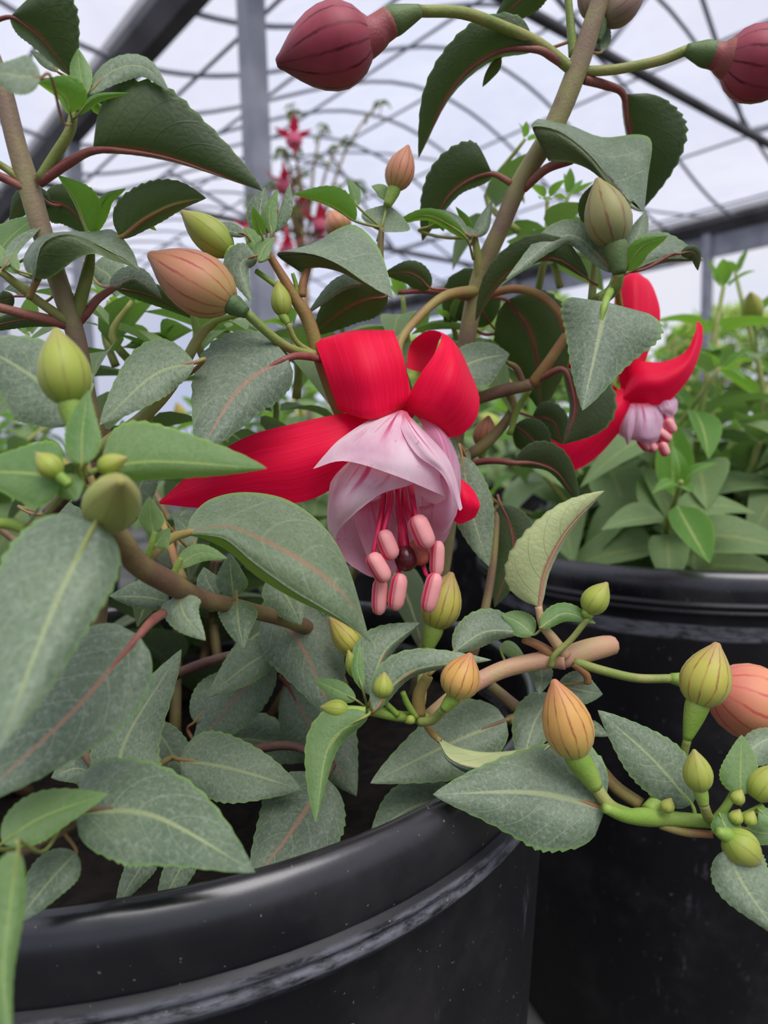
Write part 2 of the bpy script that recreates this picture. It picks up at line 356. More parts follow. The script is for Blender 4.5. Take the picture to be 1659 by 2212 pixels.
def lathe_geo(A, B, R, prof, seg=24, ribs=4, amp=.035, flat=1.0):
    ax = (B-A); L = ax.length; t = ax.normalized(); n = t.orthogonal().normalized(); b = t.cross(n); V, F, U = [], [], []
    for i, (s, r) in enumerate(prof):
        for k in range(seg):
            a = 2*math.pi*k/seg; rr = R*r*(1-amp*abs(math.cos(ribs*a/2))**8+(amp*.5)*math.sin(ribs*a/2)**2)
            V.append(A+t*(L*s)+(n*math.cos(a)+b*math.sin(a)*flat)*rr); U.append((s, k/seg))
    for i in range(len(prof)-1):
        for k in range(seg): F.append((i*seg+k, i*seg+(k+1) % seg, (i+1)*seg+(k+1) % seg, (i+1)*seg+k))
    F.append(tuple(range(seg-1, -1, -1))); m = (len(prof)-1)*seg; F.append(tuple(m+k for k in range(seg)))
    return V, F, U
def seam_fix(me_obj):  # keep the last stripe from smearing across the uv seam
    me = me_obj.data; lay = me.uv_layers[0].data
    for p in me.polygons:
        vs_ = [lay[l].uv[1] for l in p.loop_indices]
        if max(vs_)-min(vs_) > .5:
            for l in p.loop_indices:
                if lay[l].uv[1] < .5: lay[l].uv[1] += 1
def bud(parent, base, tip, r, d, mat, ovary=None, ovm='ov', pedicel=None, pr=9, pm='sg', db=None, dtip=None, neck=None):
    """base, tip pixels; r pixel radius; ovary (x,y) end pixel with radii; pedicel pixel list"""
    A = P(base[0], base[1], db or d); B = P(tip[0], tip[1], dtip or d)
    V, F, U = lathe_geo(A, B, pxr(r, d), BP)
    o = mesh_obj('bud', V, F, mat, parent, U); seam_fix(o)
    if neck:
        N1 = P(neck[0], neck[1], d); dv = (B-A)
        Vn, Fn, Un = tube_geo([A+dv*.1, A+dv*-.02, (A+N1)*.5, N1], [pxr(r*.62, d), pxr(r*.46, d), pxr(neck[2], d), pxr(neck[2]*.95, d)], 14, 12); mesh_obj('floral_tube', Vn, Fn, neck[3], o, [(0.05, u_[1]) for u_ in Un]); A = N1
    if ovary:
        ox, oy, r1, r2 = ovary; dv = (A-B).normalized()
        V, F, U = tube_geo([A-dv*pxr(r*.18, d), A+dv*pxr(r*.12, d), (A+P(ox, oy, d))*.5+dv*0, P(ox, oy, d)], [pxr(r1*.95, d), pxr(r1*1.02, d), pxr((r1*.6+r2*.4)*1.05, d), pxr(r2, d)], 12, 12)
        mesh_obj('ovary', V, F, ovm, o, U)
    if pedicel:
        V, F, U = tube_geo(px_pts(pedicel, d), [pxr(pr, (a[2] if len(a) > 2 else d)) for a in pedicel], 8)
        mesh_obj('pedicel', V, F, pm, o, U)
    return o

# ------------------------------------------------------------------ greenhouse
AZ, L0, SPAN, GH, RISE, EXPO = .685, 1.70, 6.307, 2.241, .94, 1.9
E1 = Vector((-math.sin(AZ), math.cos(AZ), 0)); E2 = Vector((math.cos(AZ), math.sin(AZ), 0))
def G(a, l, h): return Vector((0, 0, CAM.z+h)) + E1*a + E2*l
def hoop_pt(a, bay, u, lift=0): return G(a, L0+SPAN*(bay+u), GH+lift+RISE*max(0, math.sin(math.pi*u))**EXPO*1.0)
def hu(i, n): return (1-math.cos(math.pi*i/n))/2
def struct(name, V, F, mat, smooth=False, parent=None):
    o = mesh_obj(name, V, F, mat, parent, None, smooth)
    if parent is None: o['kind'] = 'structure'
    return o
def box_between(A, B, wx, wz, up=Vector((0, 0, 1))):
    t = (B-A).normalized(); s = t.cross(up).normalized() if abs(t.dot(up)) < .95 else E1.copy(); h = s.cross(t).normalized()
    V = [X+s*(i*wx/2)+h*(j*wz/2) for X in (A, B) for i, j in ((-1, -1), (1, -1), (1, 1), (-1, 1))]
    return V, [(3, 2, 1, 0), (4, 5, 6, 7), (0, 1, 5, 4), (1, 2, 6, 5), (2, 3, 7, 6), (3, 0, 4, 7)]
AMIN, AMAX = -9.0, 13.2
V, F = [], []
for bay in (-1, 0):
    for q in range(34):
        a = AMIN+(AMAX-AMIN)*q/33; st = len(V)
        V += [hoop_pt(a, bay, hu(i, 24), .035) for i in range(25)]
        if q: F += [(st-25+i, st-25+i+1, st+i+1, st+i) for i in range(24)]
ceil = struct('ceiling', V, F, 'film', True)
S = 60.0
struct('floor', [(-S, -S, 0), (S, -S, 0), (S, S, 0), (-S, S, 0)], [(0, 1, 2, 3)], 'floor')
hoops = [(0, .24+.69*k) for k in range(-1, 19)] + [(-1, .24+1.38*k) for k in range(-2, 9)]
for bay, a in hoops:
    V, F, U = tube_geo([hoop_pt(a, bay, hu(i, 20)) for i in range(21)], [.016]*21, 8, 40); mesh_obj('hoop', V, F, 'tube', ceil)
for bay in (-1, 0):
    for uu in (.07, .2, .35, .5, .65, .8, .93):
        V, F, U = tube_geo([hoop_pt(AMIN, bay, uu, -.02), hoop_pt(AMAX, bay, uu, -.02)], [.012]*2, 8, 4); mesh_obj('purlin', V, F, 'tube', ceil)
for kk, a in enumerate((2.62, 6.76, 10.9)):       # cross ties with V webs
    V, F, U = tube_geo([G(a, L0, GH), G(a, L0+SPAN, GH)], [.032]*2, 8, 4); mesh_obj('tie_bar', V, F, 'gutter', ceil)
    for uu in ((.2, .35), (.5, .35), (.5, .65), (.8, .65)):
        V, F, U = tube_geo([hoop_pt(a, 0, uu[0]), G(a, L0+SPAN*uu[1], GH)], [.018]*2, 8, 3); mesh_obj('web_brace', V, F, 'tube', ceil)
for a in (3.9,):
    pts = [hoop_pt(a+3.2*t, 0, .95-.5*t, -.02) for t in [i/10 for i in range(11)]]
    V, F, U = tube_geo(pts, [.013]*11, 8, 20); mesh_obj('wind_brace', V, F, 'tube', ceil)
for n, (l, mt) in enumerate(((L0, 'gutter'), (L0+SPAN, 'gutter'), (L0-SPAN, 'gutter'))):
    V, F = [], []
    prof = [(-.10, .10), (-.10, -.02), (-.045, -.11), (.045, -.11), (.10, -.02), (.10, .10)]
    for a in (AMIN, AMAX): V += [G(a, l+x, GH+z) for x, z in prof]
    F = [(i, i+1, 7+i, 6+i) for i in range(5)]
    g = struct('trim_%d' % (n+1), V, F, mt)
    for k in range(12):
        a = (2.3, 5.05)[k] if (n == 0 and k < 2) else ((-6.0+3.4*(k-2), -3+2.75*k)[n == 0 and k > 1])
        if n != 0: a = -7+2.75*k
        if n == 0: a = 2.91+2.56*(k-3)
        if n == 2 and k > 6: break
        if a > AMAX: break
        A = G(a, l, 0); A.z = 0; B = G(a, l, GH-.1)
        V, F = box_between(A, B, .092, .092, E1); mesh_obj('post', V, F, 'steel', g, None, False)
# end walls and the outer wall of the nearer bay: the same film; the far side wall is open above a low film skirt
for nm, a in (('wall_end', AMAX), ('wall_back', AMIN)):
    V, F = [], []
    for bay in (-1, 0):
        for i in range(25):
            p = hoop_pt(a, bay, hu(i, 24), .035); V += [Vector((p.x, p.y, 0)), p]
    F = [(2*i, 2*i+2, 2*i+3, 2*i+1) for i in range(49) if i != 24]
    struct(nm, V, F, 'film')
A, B = G(AMIN, L0-SPAN, 0), G(AMAX, L0-SPAN, 0); A.z = B.z = 0
struct('wall_left', [A, B, B+Vector((0, 0, CAM.z+GH)), A+Vector((0, 0, CAM.z+GH))], [(0, 1, 2, 3)], 'film')
A, B = G(AMIN, L0+SPAN, 0), G(AMAX, L0+SPAN, 0); A.z = B.z = 0
struct('wall_right', [A, B, B+Vector((0, 0, .5)), A+Vector((0, 0, .5))], [(0, 1, 2, 3)], 'film')
A, B = G(AMIN, L0+SPAN+.02, GH-.22), G(AMAX, L0+SPAN+.02, GH-.22)
V, F = box_between(A, B, .04, .28); rl = struct('trim_4', V, F, 'steel')

# trees beyond the open side
def tree(pos, h, rad, seed, label):
    r = random.Random(seed); t = thing('tree', label, 'tree', pos, 'trees outside the open side of the greenhouse'); c = Vector(pos)
    V, F, U = tube_geo([c, c+Vector((.1, 0, h*.4)), c+Vector((0, .1, h*.75))], [rad*.1, rad*.07, rad*.03], 8, 8); mesh_obj('trunk', V, F, 'bark', t)
    V, F = [], []
    for k in range(2200):
        a = r.uniform(0, 6.28); z = r.uniform(-1, 1); q = r.uniform(.55, 1)**.5; s = math.sqrt(1-z*z)
        p = c+Vector((math.cos(a)*s*rad*q, math.sin(a)*s*rad*q, h*.62+z*h*.38*q))*1.0
        x = Vector((r.gauss(0, 1), r.gauss(0, 1), r.gauss(0, 1))).normalized(); y = x.orthogonal().normalized(); e = r.uniform(.07, .15); b = len(V)
        V += [p-x*e, p+y*e*.5, p+x*e, p-y*e*.5]; F.append((b, b+1, b+2, b+3))
    o = mesh_obj('foliage', V, F, 'tree', t, None, False); o['kind'] = 'stuff'
tl_ = ['pale green tree outside at the right edge behind the gutter', 'yellow green tree outside next to the right edge', 'loose leafy tree outside beyond the open side', 'small green tree outside seen low behind the stems', 'rounded green tree outside farther along the open side', 'distant green tree outside beyond the far end of the side']
for k in range(6):
    p = G(.5+2.6*k, L0+SPAN+2.0+1.2*(k % 3), 0); p.z = 0
    tree(tuple(p), 2.5+.5*(k % 2), 1.25, 40+k, tl_[k])

# ------------------------------------------------------------------ pots
def ring_surface(prof, c, seg=96):
    V, F = [], []
    for r, z in prof:
        for k in range(seg):
            a = 2*math.pi*k/seg; V.append(Vector((c[0]+r*math.cos(a), c[1]+r*math.sin(a), c[2]+z)))
    for i in range(len(prof)-1):
        for k in range(seg): F.append((i*seg+k, i*seg+(k+1) % seg, (i+1)*seg+(k+1) % seg, (i+1)*seg+k))
    return V, F
def pot(c, R, H, label, mat='pot', name='nursery_pot', group=None):
    s = R/.14; ob = thing(name, label, 'pot', (c[0], c[1], 0), group); z = H
    wall = [(0, .012), (.112*s, .012), (.129*s, z-.05), (.1326*s, z-.004), (.1329*s, z-.0006), (.1338*s, z+.0008), (.1352*s, z+.0012), (.1366*s, z+.0008), (.1379*s, z-.0004), (.1389*s, z-.0022), (.1397*s, z-.0046), (.1402*s, z-.0075), (.1403*s, z-.0105), (.1399*s, z-.0155)]
    V, F = ring_surface(wall, (c[0], c[1], 0)); mesh_obj('rim', V, F, mat+'rim' if mat == 'pot' else mat, ob)
    rid = [(.1395*s, z-.0150), (.1414*s, z-.0160), (.1420*s, z-.0172), (.1414*s, z-.0184), (.1400*s, z-.0190), (.1412*s, z-.0198), (.1418*s, z-.0210), (.1410*s, z-.0222), (.1385*s, z-.0232)]
    V, F = ring_surface(rid, (c[0], c[1], 0)); mesh_obj('ridge', V, F, mat, ob)
    body = [(.1386*s, z-.0225), (.1375*s, z-.05), (.128*s, z*.45), (.119*s, .012), (.117*s, .002), (.112*s, 0), (0, 0)]
    V, F = ring_surface(body, (c[0], c[1], 0)); mesh_obj('wall', V, F, mat, ob)
    return ob
def soil(c, r, z, label, seed=1):
    rr = random.Random(seed); V, F = [], []; n, m = 14, 48
    for i in range(n+1):
        for k in range(m):
            a = 2*math.pi*k/m; q = r*i/n; V.append(Vector((c[0]+q*math.cos(a), c[1]+q*math.sin(a), z+rr.uniform(-.003, .003)*(1 if i < n else 0))))
    for i in range(n):
        for k in range(m): F.append((i*m+k, (i+1)*m+k, (i+1)*m+(k+1) % m, i*m+(k+1) % m))
    o = mesh_obj('potting_soil', V, F, 'soil', None, None, True); o['label'] = label; o['category'] = 'soil'; o['kind'] = 'stuff'
    return o
PC = (-.0835, .2612)
pot(PC, .14, .25+ZB, 'large shiny black nursery pot nearest the camera, at the bottom left')
soil(PC, .1275, .222+ZB, 'dark potting soil inside the nearest black pot')
P2 = (.222, .515)
pot(P2, .152, .262+ZB, 'large black nursery pot at the right behind the branch of orange buds')
soil(P2, .138, .232+ZB, 'dark potting soil inside the right black pot', 2)
# dark red pot in the gap
def red_pot(c):
    t = thing('red_pot', 'dark red plastic pot glimpsed in the gap between the two black pots', 'pot', (c[0], c[1], 0)); pr = []
    for k in range(9):
        z = .02+.013*k; r = .066+.003*k; pr += [(r, z), (r+.004, z+.004), (r+.004, z+.009), (r, z+.012)]
    V, F = ring_surface([(0, 0), (.072, 0)]+pr+[(.09, .14), (0, .135)], (c[0], c[1], 0), 48); mesh_obj('body', V, F, 'potr', t)
    V, F = ring_surface([(.090, .138), (.100, .140), (.102, .146), (.100, .152), (.092, .153), (.090, .138)], (c[0], c[1], 0), 48); mesh_obj('rim', V, F, 'potr', t)
red_pot((.165, .80))

# ------------------------------------------------------------------ the fuchsia in the nearest pot
plant = thing('fuchsia_plant', 'leafy fuchsia with the large red and pink flower, growing in the nearest black pot', 'plant', (PC[0], PC[1], .222+ZB))
def L(pts, wl, wr, d, **k): return leaf(plant, pts, wl, wr, d, **k)
def T(lst, r, mat, d=.2, seg=10):
    STEMS.extend(catmull(px_pts(lst, d), len(lst)*6)); return tube('stem', lst, r, mat, plant, d, seg)
def B(base, tip, r, d, mat, *a, **k): return bud(plant, base, tip, r, d, mat, *a, **k)

# --- stems
T([(-30, 90, .157), (5, 190, .158), (35, 310, .16), (62, 400, .162), (92, 505, .164), (130, 620, .168), (165, 730, .172), (190, 860, .178), (215, 960, .185), (225, 1200, .205), (200, 1500, .23)], [18, 20, 21, 23, 22, 21, 20, 18, 16, 15, 15], 'sm')
T([(88, 388, .161), (120, 335, .159), (150, 285, .157), (160, 240, .156)], [13, 12, 11, 9], 'sg')
T([(-20, 345, .158), (10, 362, .16), (50, 392, .161)], 8, 'sg')
T([(-20, 372, .158), (15, 388, .16), (55, 408, .161)], 9, 'sr')
T([(160, 700, .172), (176, 640, .17), (190, 585, .169), (196, 545, .168), (192, 500, .168)], [15, 14, 13, 9, 7], 'sg')
T([(165, 700, .172), (190, 672, .172), (212, 645, .174), (245, 622, .176)], [11, 10, 9, 7], 'sr')
T([(-20, 660, .16), (60, 680, .164), (110, 692, .168), (155, 705, .171)], [10, 11, 12, 12], 'sr')
T([(0, 585, .158), (25, 605, .16), (85, 652, .165), (150, 697, .17)], [8, 9, 10, 11], 'sg')
T([(62, 645, .162), (80, 605, .16), (100, 575, .158)], [7, 8, 6], 'so')
T([(735, 900, .197), (715, 850, .195), (690, 770, .191), (665, 690, .188), (638, 645, .186), (612, 600, .184), (580, 548, .182)], [11, 12, 15, 15, 13, 10, 8], 'so')
T([(1310, -40, .205), (1245, 155, .21), (1190, 285, .214), (1125, 392, .219), (1085, 485, .223), (1040, 590, .229), (1010, 725, .235), (990, 900, .245), (960, 1200, .26), (900, 1500, .27)], [19, 23, 22, 20, 19, 20, 19, 17, 17, 17], 'sm')
T([(1226, -20, .208), (1233, 60, .209), (1240, 120, .21)], [8, 9, 12], 'sg')
T([(1036, 640, .231), (1032, 560, .226), (1025, 512, .224)], [12, 10, 7], 'sg')
T([(822, 575, .21), (822, 530, .209), (824, 492, .208)], [7, 7, 6], 'sb')
T([(1150, 830, .228), (1185, 782, .224), (1226, 720, .221)], [13, 12, 10], 'so')
T([(960, 885, .235), (1035, 860, .232), (1090, 843, .231), (1150, 830, .228)], [13, 13, 14, 13], 'sb')
T([(1226, 720, .221), (1205, 672, .219), (1165, 637, .221), (1110, 624, .224), (1040, 640, .23)], [9, 9, 9, 9, 9], 'so')
T([(1130, 825, .229), (1115, 795, .227), (1095, 782, .225)], [7, 7, 4], 'sb')
T([(890, 1090, .25), (960, 1015, .245), (1045, 962, .243), (1105, 890, .242), (1100, 840, .24)], [12, 12, 13, 10, 8], 'sb')
T([(1278, 650, .215), (1282, 600, .214), (1286, 540, .213)], [9, 8, 6], 'sg')
T([(1290, 645, .21), (1318, 625, .21), (1335, 590, .21)], [10, 9, 9], 'oy')
T([(860, 632, .222), (930, 628, .225), (1030, 645, .231)], [5, 7, 9], 'sr')
T([(235, 1125, .128), (262, 1165, .131), (295, 1215, .137), (365, 1258, .146), (440, 1295, .158), (540, 1318, .176), (680, 1370, .21), (740, 1500, .23)], [22, 24, 26, 25, 20, 17, 18, 20], 'sb')
T([(318, 1205, .139), (328, 1175, .138), (335, 1148, .138)], [8, 7, 6], 'oy')
T([(375, 1240, .148), (383, 1222, .148), (392, 1205, .148)], [7, 7, 5], 'oy')
T([(345, 1110, .17), (372, 1190, .16), (395, 1255, .155)], [7, 9, 11], 'so')
T([(205, 985, .186), (245, 950, .18), (310, 900, .178), (372, 832, .18), (430, 728, .184), (465, 695, .186)], [20, 17, 14, 12, 11, 8], 'sg')
T([(428, 730, .184), (420, 690, .185), (415, 640, .186)], [8, 8, 6], 'oy')
T([(445, 708, .185), (475, 690, .186), (520, 680, .188)], [8, 7, 5], 'oy')
T([(235, 930, .187), (212, 1000, .186), (150, 1060, .187), (105, 1110, .19)], [16, 16, 15, 15], 'sd')
T([(-20, 1130, .118), (20, 1132, .12), (55, 1142, .121)], 13, 'oy')
T([(20, 1850, .13), (80, 1820, .131), (165, 1768, .134), (240, 1700, .16)], [13, 14, 14, 14], 'sb')
T([(925, 1552, .186), (1000, 1492, .19), (1085, 1447, .193), (1180, 1425, .194), (1220, 1423, .193)], [18, 19, 19, 20, 24], 'sp')
T([(1205, 1425, .194), (1260, 1408, .197), (1300, 1398, .2), (1322, 1394, .202)], [22, 25, 24, 21], 'sp')
T([(1222, 1418, .192), (1195, 1380, .191), (1172, 1350, .19), (1163, 1310, .19)], [14, 11, 9, 8], 'sp')
T([(1130, 1380, .193), (1165, 1395, .193), (1200, 1420, .193)], [9, 10, 13], 'so')
T([(1238, 1432, .193), (1265, 1455, .194), (1270, 1475, .195)], [9, 9, 8], 'so')
T([(930, 1552, .186), (890, 1550, .183), (850, 1545, .18), (795, 1532, .178)], [14, 12, 12, 13], 'oy')
T([(905, 1545, .183), (905, 1500, .182), (925, 1460, .181)], [15, 14, 12], 'so')
T([(900, 1552, .181), (880, 1520, .179), (870, 1495, .178)], [7, 7, 6], 'oy')
T([(860, 1545, .179), (835, 1520, .178)], [7, 6], 'oy')
T([(1060, 1480, .21), (1100, 1515, .208), (1130, 1545, .206), (1095, 1556, .204)], [11, 13, 15, 9], 'sb')
T([(1270, 1625, .185), (1325, 1695, .182), (1385, 1738, .178)], [13, 14, 14], 'so')
T([(1305, 1745, .165), (1350, 1762, .168), (1400, 1765, .172), (1450, 1768, .173), (1540, 1775, .17)], [10, 15, 20, 16, 14], 'oy')
T([(1425, 1783, .173), (1480, 1797, .172), (1540, 1803, .17)], [8, 10, 8], 'so')
T([(1400, 1755, .173), (1430, 1725, .176), (1445, 1690, .178)], [18, 20, 14], 'oy')
T([(1540, 1778, .169), (1570, 1740, .168), (1592, 1700, .168)], [10, 9, 8], 'oy')
T([(1540, 1780, .168), (1600, 1765, .166), (1650, 1740, .165)], [9, 8, 7], 'oy')
T([(490, 555, .185), (535, 560, .183), (575, 545, .182)], [6, 6, 7], 'oy')
T([(553, 585, .184), (590, 612, .184), (622, 640, .186)], [6, 6, 6], 'oy')
T([(640, 660, .186), (640, 620, .185), (632, 590, .184)], [5, 5, 4], 'oy')
T([(1100, 940, .24), (1120, 880, .238), (1145, 840, .235)], [7, 7, 6], 'oy')

T([(300, 1500, .24), (420, 1440, .222), (560, 1400, .212), (640, 1370, .207)], [12, 11, 10, 8], 'sd')
T([(330, 1700, .23), (480, 1640, .21), (620, 1610, .205), (720, 1650, .2)], [11, 11, 10, 8], 'sd')
T([(100, 1500, .22), (180, 1620, .19), (235, 1705, .178)], [11, 11, 9], 'sd')
T([(950, 1560, .24), (1020, 1420, .222), (1060, 1250, .225), (1075, 1090, .23)], [10, 10, 9, 7], 'sb')
# --- leaves, top left
L([(22, 36), (80, 75), (160, 170)], 105, 28, .15, u=1, m='r', pet=(-25, 50, .151), q=.85)
L([(88, 166), (40, 165), (-30, 150)], 40, 45, .118)
L([(152, 246), (135, 205), (80, 178)], 14, 48, .15, u=1, m='y', q=.7)
L([(182, 208), (172, 150), (168, 104)], 22, 24, .152, m='y', k=.2)
L([(188, 204), (245, 152), (310, 145), (366, 196)], 26, 30, .153, k=.3, q=.8)
L([(168, 248), (205, 210), (282, 200)], 6, 15, .15, m='y', u=1)
L([(205, 222), (215, 235), (232, 236)], 10, 14, .16, m='y', u=1)
L([(125, 155), (95, 130), (66, 110)], 12, 14, .165, m='m')
L([(200, 325), (290, 328), (400, 352), (568, 413)], 150, 8, .158, u=1, m='r', pet=(85, 395, .161), q=.72, k=-.35, pr=10, e=.5)
L([(258, 513), (320, 468), (380, 440), (446, 428)], 74, 24, .17, u=1, m='m', pet=(205, 520, .169), pr=7, q=.7, e=.7)
L([(190, 508), (165, 440), (124, 378)], 5, 48, .168, u=1, m='y', pr=6)
L([(203, 505), (222, 435), (272, 406)], 10, 22, .172, u=1, m='y')
L([(90, 430), (150, 450), (195, 505)], 45, 45, .2, u=1, m='r', e=.6)
L([(110, 440), (60, 430), (20, 480)], 35, 30, .2, u=1, m='r')
L([(280, 500), (310, 480), (338, 498)], 12, 12, .178, u=1, m='y')
L([(-15, 560), (25, 510), (78, 468)], 38, 30, .172, u=0, m='y')
L([(10, 575), (40, 525), (92, 486)], 14, 14, .157, m='m')
patch('leaf', plant, [[(72, 612, 0), (74, 603, 0), (80, 602, 0)], [(50, 560, 3), (90, 530, -3), (110, 600, 1)], [(95, 506, 4), (140, 506, -2), (165, 560, -1)], [(200, 500, 10), (190, 520, 0), (205, 548, -1)], [(245, 497, 14), (232, 540, 2), (240, 562, 0)], [(285, 540, 10), (270, 562, 3), (272, 572, 2)], [(301, 582, 4), (301, 583, 4), (301, 584, 4)]], .158, 'm', split=.45)
L([(238, 628), (290, 602), (350, 645)], 30, 12, .178, m='r')
L([(200, 575), (235, 595), (250, 640)], 40, 30, .2, m='m')
L([(250, 622), (330, 640), (420, 690)], 30, 18, .19, m='r', u=1)
L([(-30, 710), (50, 690), (118, 705)], 18, 18, .18, m='r', u=1)
L([(40, 590), (10, 560), (-10, 520)], 16, 16, .157, m='y')
L([(40, 585), (30, 560), (38, 540)], 10, 10, .156, m='y')
L([(30, 640), (5, 650), (-30, 640)], 22, 22, .17, m='r', u=1)
L([(70, 640), (40, 620), (10, 625)], 16, 14, .175, m='m')
# --- left middle
L([(155, 915), (85, 825), (-60, 735)], 92, 100, .132, q=.8, k=.45)
L([(176, 1003), (178, 930), (191, 842)], 40, 40, .115, m='y', k=.35, q=.65)
L([(135, 1036), (60, 1022), (-70, 1018)], 72, 74, .116, m='y', k=.5, q=.6)
L([(125, 1035), (150, 1060), (165, 1082)], 38, 24, .117, m='y', k=.3)
L([(218, 1012), (340, 998), (577, 1012)], 88, 42, .128, m='y', k=.45, q=.72, pet=(190, 1022, .125))
L([(420, 783), (330, 812), (215, 918)], 52, 68, .168, q=.85)
L([(622, 772), (520, 838), (425, 985)], 78, 112, .176, m='r', pet=(692, 776, .189), q=.72, e=.65)
L([(205, 1130), (110, 1330), (-5, 1625)], 100, 150, .108, k=.6, pet=(245, 1100, .115), pm='sg', pr=7, q=.62, e=.65)
L([(300, 1372), (150, 1545), (-70, 1745)], 100, 118, .13, m='r', pet=(352, 1325, .146), pr=11, q=.68, e=.65, k=.5)
L([(250, 1695), (275, 1590), (392, 1402)], 66, 88, .175, q=.62, e=.65, pm='oy', k=.5)
L([(162, 1756), (330, 1762), (551, 1884)], 122, 118, .128, q=.68, e=.62, k=.85, pm='sb')
L([(5, 1822), (90, 1765), (234, 1714)], 56, 46, .118, m='y', q=.8, k=.7)
L([(165, 1842), (110, 1900), (30, 1998)], 45, 52, .132, k=.6)
L([(38, 1838), (22, 1960), (8, 2110), (25, 2270)], 30, 60, .098, m='y', k=.3, e=.6)
L([(388, 1642), (500, 1660), (652, 1706)], 75, 78, .192, k=.7, e=.7)
L([(705, 1680), (640, 1780), (540, 1915)], 95, 95, .196, k=.7, m='r', e=.7, pm='sd')
L([(595, 1402), (530, 1440), (448, 1507)], 40, 48, .208, k=.4)
L([(590, 1430), (500, 1520), (415, 1620)], 60, 60, .222, k=.4, m='r')
L([(480, 1600), (560, 1600), (690, 1640)], 60, 60, .225, k=.8)
hero = patch('leaf', plant, [[(404, 1148, 0), (405, 1150, 0), (406, 1152, 0), (407, 1154, 0), (408, 1156, 0)], [(414, 1115, 6), (428, 1128, 3), (440, 1142, 0), (446, 1154, -2), (450, 1168, 0)], [(455, 1078, 12), (475, 1105, 6), (495, 1137, 0), (490, 1162, -3), (500, 1196, 0)], [(530, 1063, 14), (550, 1112, 7), (570, 1167, -1), (548, 1208, -4), (554, 1245, 0)], [(622, 1080, 13), (628, 1137, 6), (642, 1205, -2), (625, 1264, -4), (628, 1290, 0)], [(702, 1140, 9), (702, 1184, 4), (706, 1250, -2), (690, 1304, -4), (694, 1322, -1)], [(754, 1230, 5), (754, 1262, 2), (756, 1300, -2), (748, 1342, -3), (752, 1352, -1)], [(799, 1383, 0), (800, 1385, 0), (801, 1386, 0), (801, 1387, 0), (801, 1388, 0)]], .157, 'h', split=.76, nu=40, nv=20)
V, F, U = tube_geo(px_pts([(318, 1208, .141), (365, 1165, .147), (408, 1151, .157), (440, 1143, .1585)], .15), [pxr(12, .145), pxr(11, .15), pxr(8, .157), pxr(3, .158)], 8, 14); mesh_obj('petiole', V, F, 'so', hero, U)
L([(330, 1152), (325, 1115), (322, 1073)], 26, 28, .139, m='y', k=.2)
L([(334, 1180), (345, 1165), (368, 1140)], 16, 26, .138, m='y')
L([(384, 1225), (430, 1195), (491, 1206)], 22, 20, .148, m='y')
L([(366, 1300), (310, 1290), (236, 1288)], 28, 40, .15, m='m')
L([(386, 1288), (400, 1330), (444, 1384)], 42, 46, .149, m='m', q=.55)
L([(512, 1298), (515, 1345), (526, 1400)], 42, 42, .166, m='m', q=.55)
L([(505, 1288), (500, 1250), (495, 1195)], 34, 34, .175, m='m', k=.3)
L([(470, 1290), (450, 1260), (440, 1225)], 28, 28, .18, m='m')
L([(420, 1180), (400, 1140), (372, 1110)], 20, 20, .18, m='m')
L([(590, 1240), (620, 1290), (650, 1350)], 45, 50, .19, m='m')
L([(425, 1800), (385, 1885), (335, 1975)], 34, 34, .165, k=.5)
L([(330, 1830), (300, 1880), (250, 1960)], 30, 34, .168, k=.5)
L([(230, 1690), (170, 1660), (110, 1680)], 40, 40, .19, k=.5)
L([(420, 1560), (470, 1500), (540, 1440)], 45, 45, .215, k=.5)
L([(330, 1560), (380, 1640), (430, 1730)], 45, 45, .205, k=.5)
L([(640, 1180), (690, 1240), (700, 1330)], 50, 50, .215, k=.4)
L([(330, 1010), (300, 1060), (310, 1130)], 38, 38, .2, k=.4)
L([(60, 1100), (150, 1130), (230, 1190)], 40, 40, .2, k=.5)
# --- centre top
L([(575, 507), (562, 460), (572, 404)], 32, 26, .181, k=.2)
L([(586, 506), (582, 455), (599, 408)], 12, 18, .179, m='y', k=.2)
L([(590, 502), (612, 450), (626, 392)], 8, 20, .183, k=.1)
L([(566, 510), (556, 480), (546, 446)], 12, 15, .178, m='y', u=1)
L([(557, 542), (545, 515), (527, 490)], 17, 18, .178, m='y')
L([(560, 565), (570, 535), (594, 512)], 20, 18, .176, m='y')
L([(532, 508), (490, 497), (442, 480)], 12, 18, .178)
L([(552, 552), (520, 575), (543, 654)], 22, 40, .176, q=.6, k=.2)
patch('leaf', plant, [[(655, 545, 4), (640, 548, 2), (640, 560, 3), (650, 580, 4)], [(680, 530, 8), (620, 540, -1), (600, 552, 0), (650, 588, 3)], [(722, 498, 12), (680, 545, -1), (672, 550, -2), (685, 578, 2)], [(768, 486, 14), (735, 565, -1), (733, 572, -2), (735, 588, 1)], [(815, 530, 9), (785, 600, -1), (783, 606, -2), (780, 612, 0)], [(838, 590, 3), (820, 626, -1), (820, 628, -1), (820, 630, -1)], [(849, 645, 0), (849, 645, 0), (849, 645, 0), (848, 646, 0)]], .184, 'm', split=.6)
T([(652, 640, .186), (655, 610, .186), (665, 580, .187)], [9, 9, 7], 'so')
L([(838, 635), (760, 660), (672, 725)], 45, 60, .205, u=1, m='r')
L([(800, 610), (740, 620), (662, 680)], 10, 25, .2, m='m')
L([(930, 622), (890, 590), (828, 590)], 30, 28, .222, u=1, m='r', pm='sr', pet=(1010, 642, .228))
L([(768, 478), (705, 440), (634, 420)], 4, 42, .205, u=1, m='y', q=.7)
L([(772, 445), (765, 415), (750, 384)], 12, 13, .206, m='y')
L([(822, 500), (828, 475), (838, 442)], 46, 62, .208, k=.9, m='m', q=.9, c=-.7, pm='sb')
L([(838, 432), (825, 412), (802, 402)], 14, 16, .212, m='y')
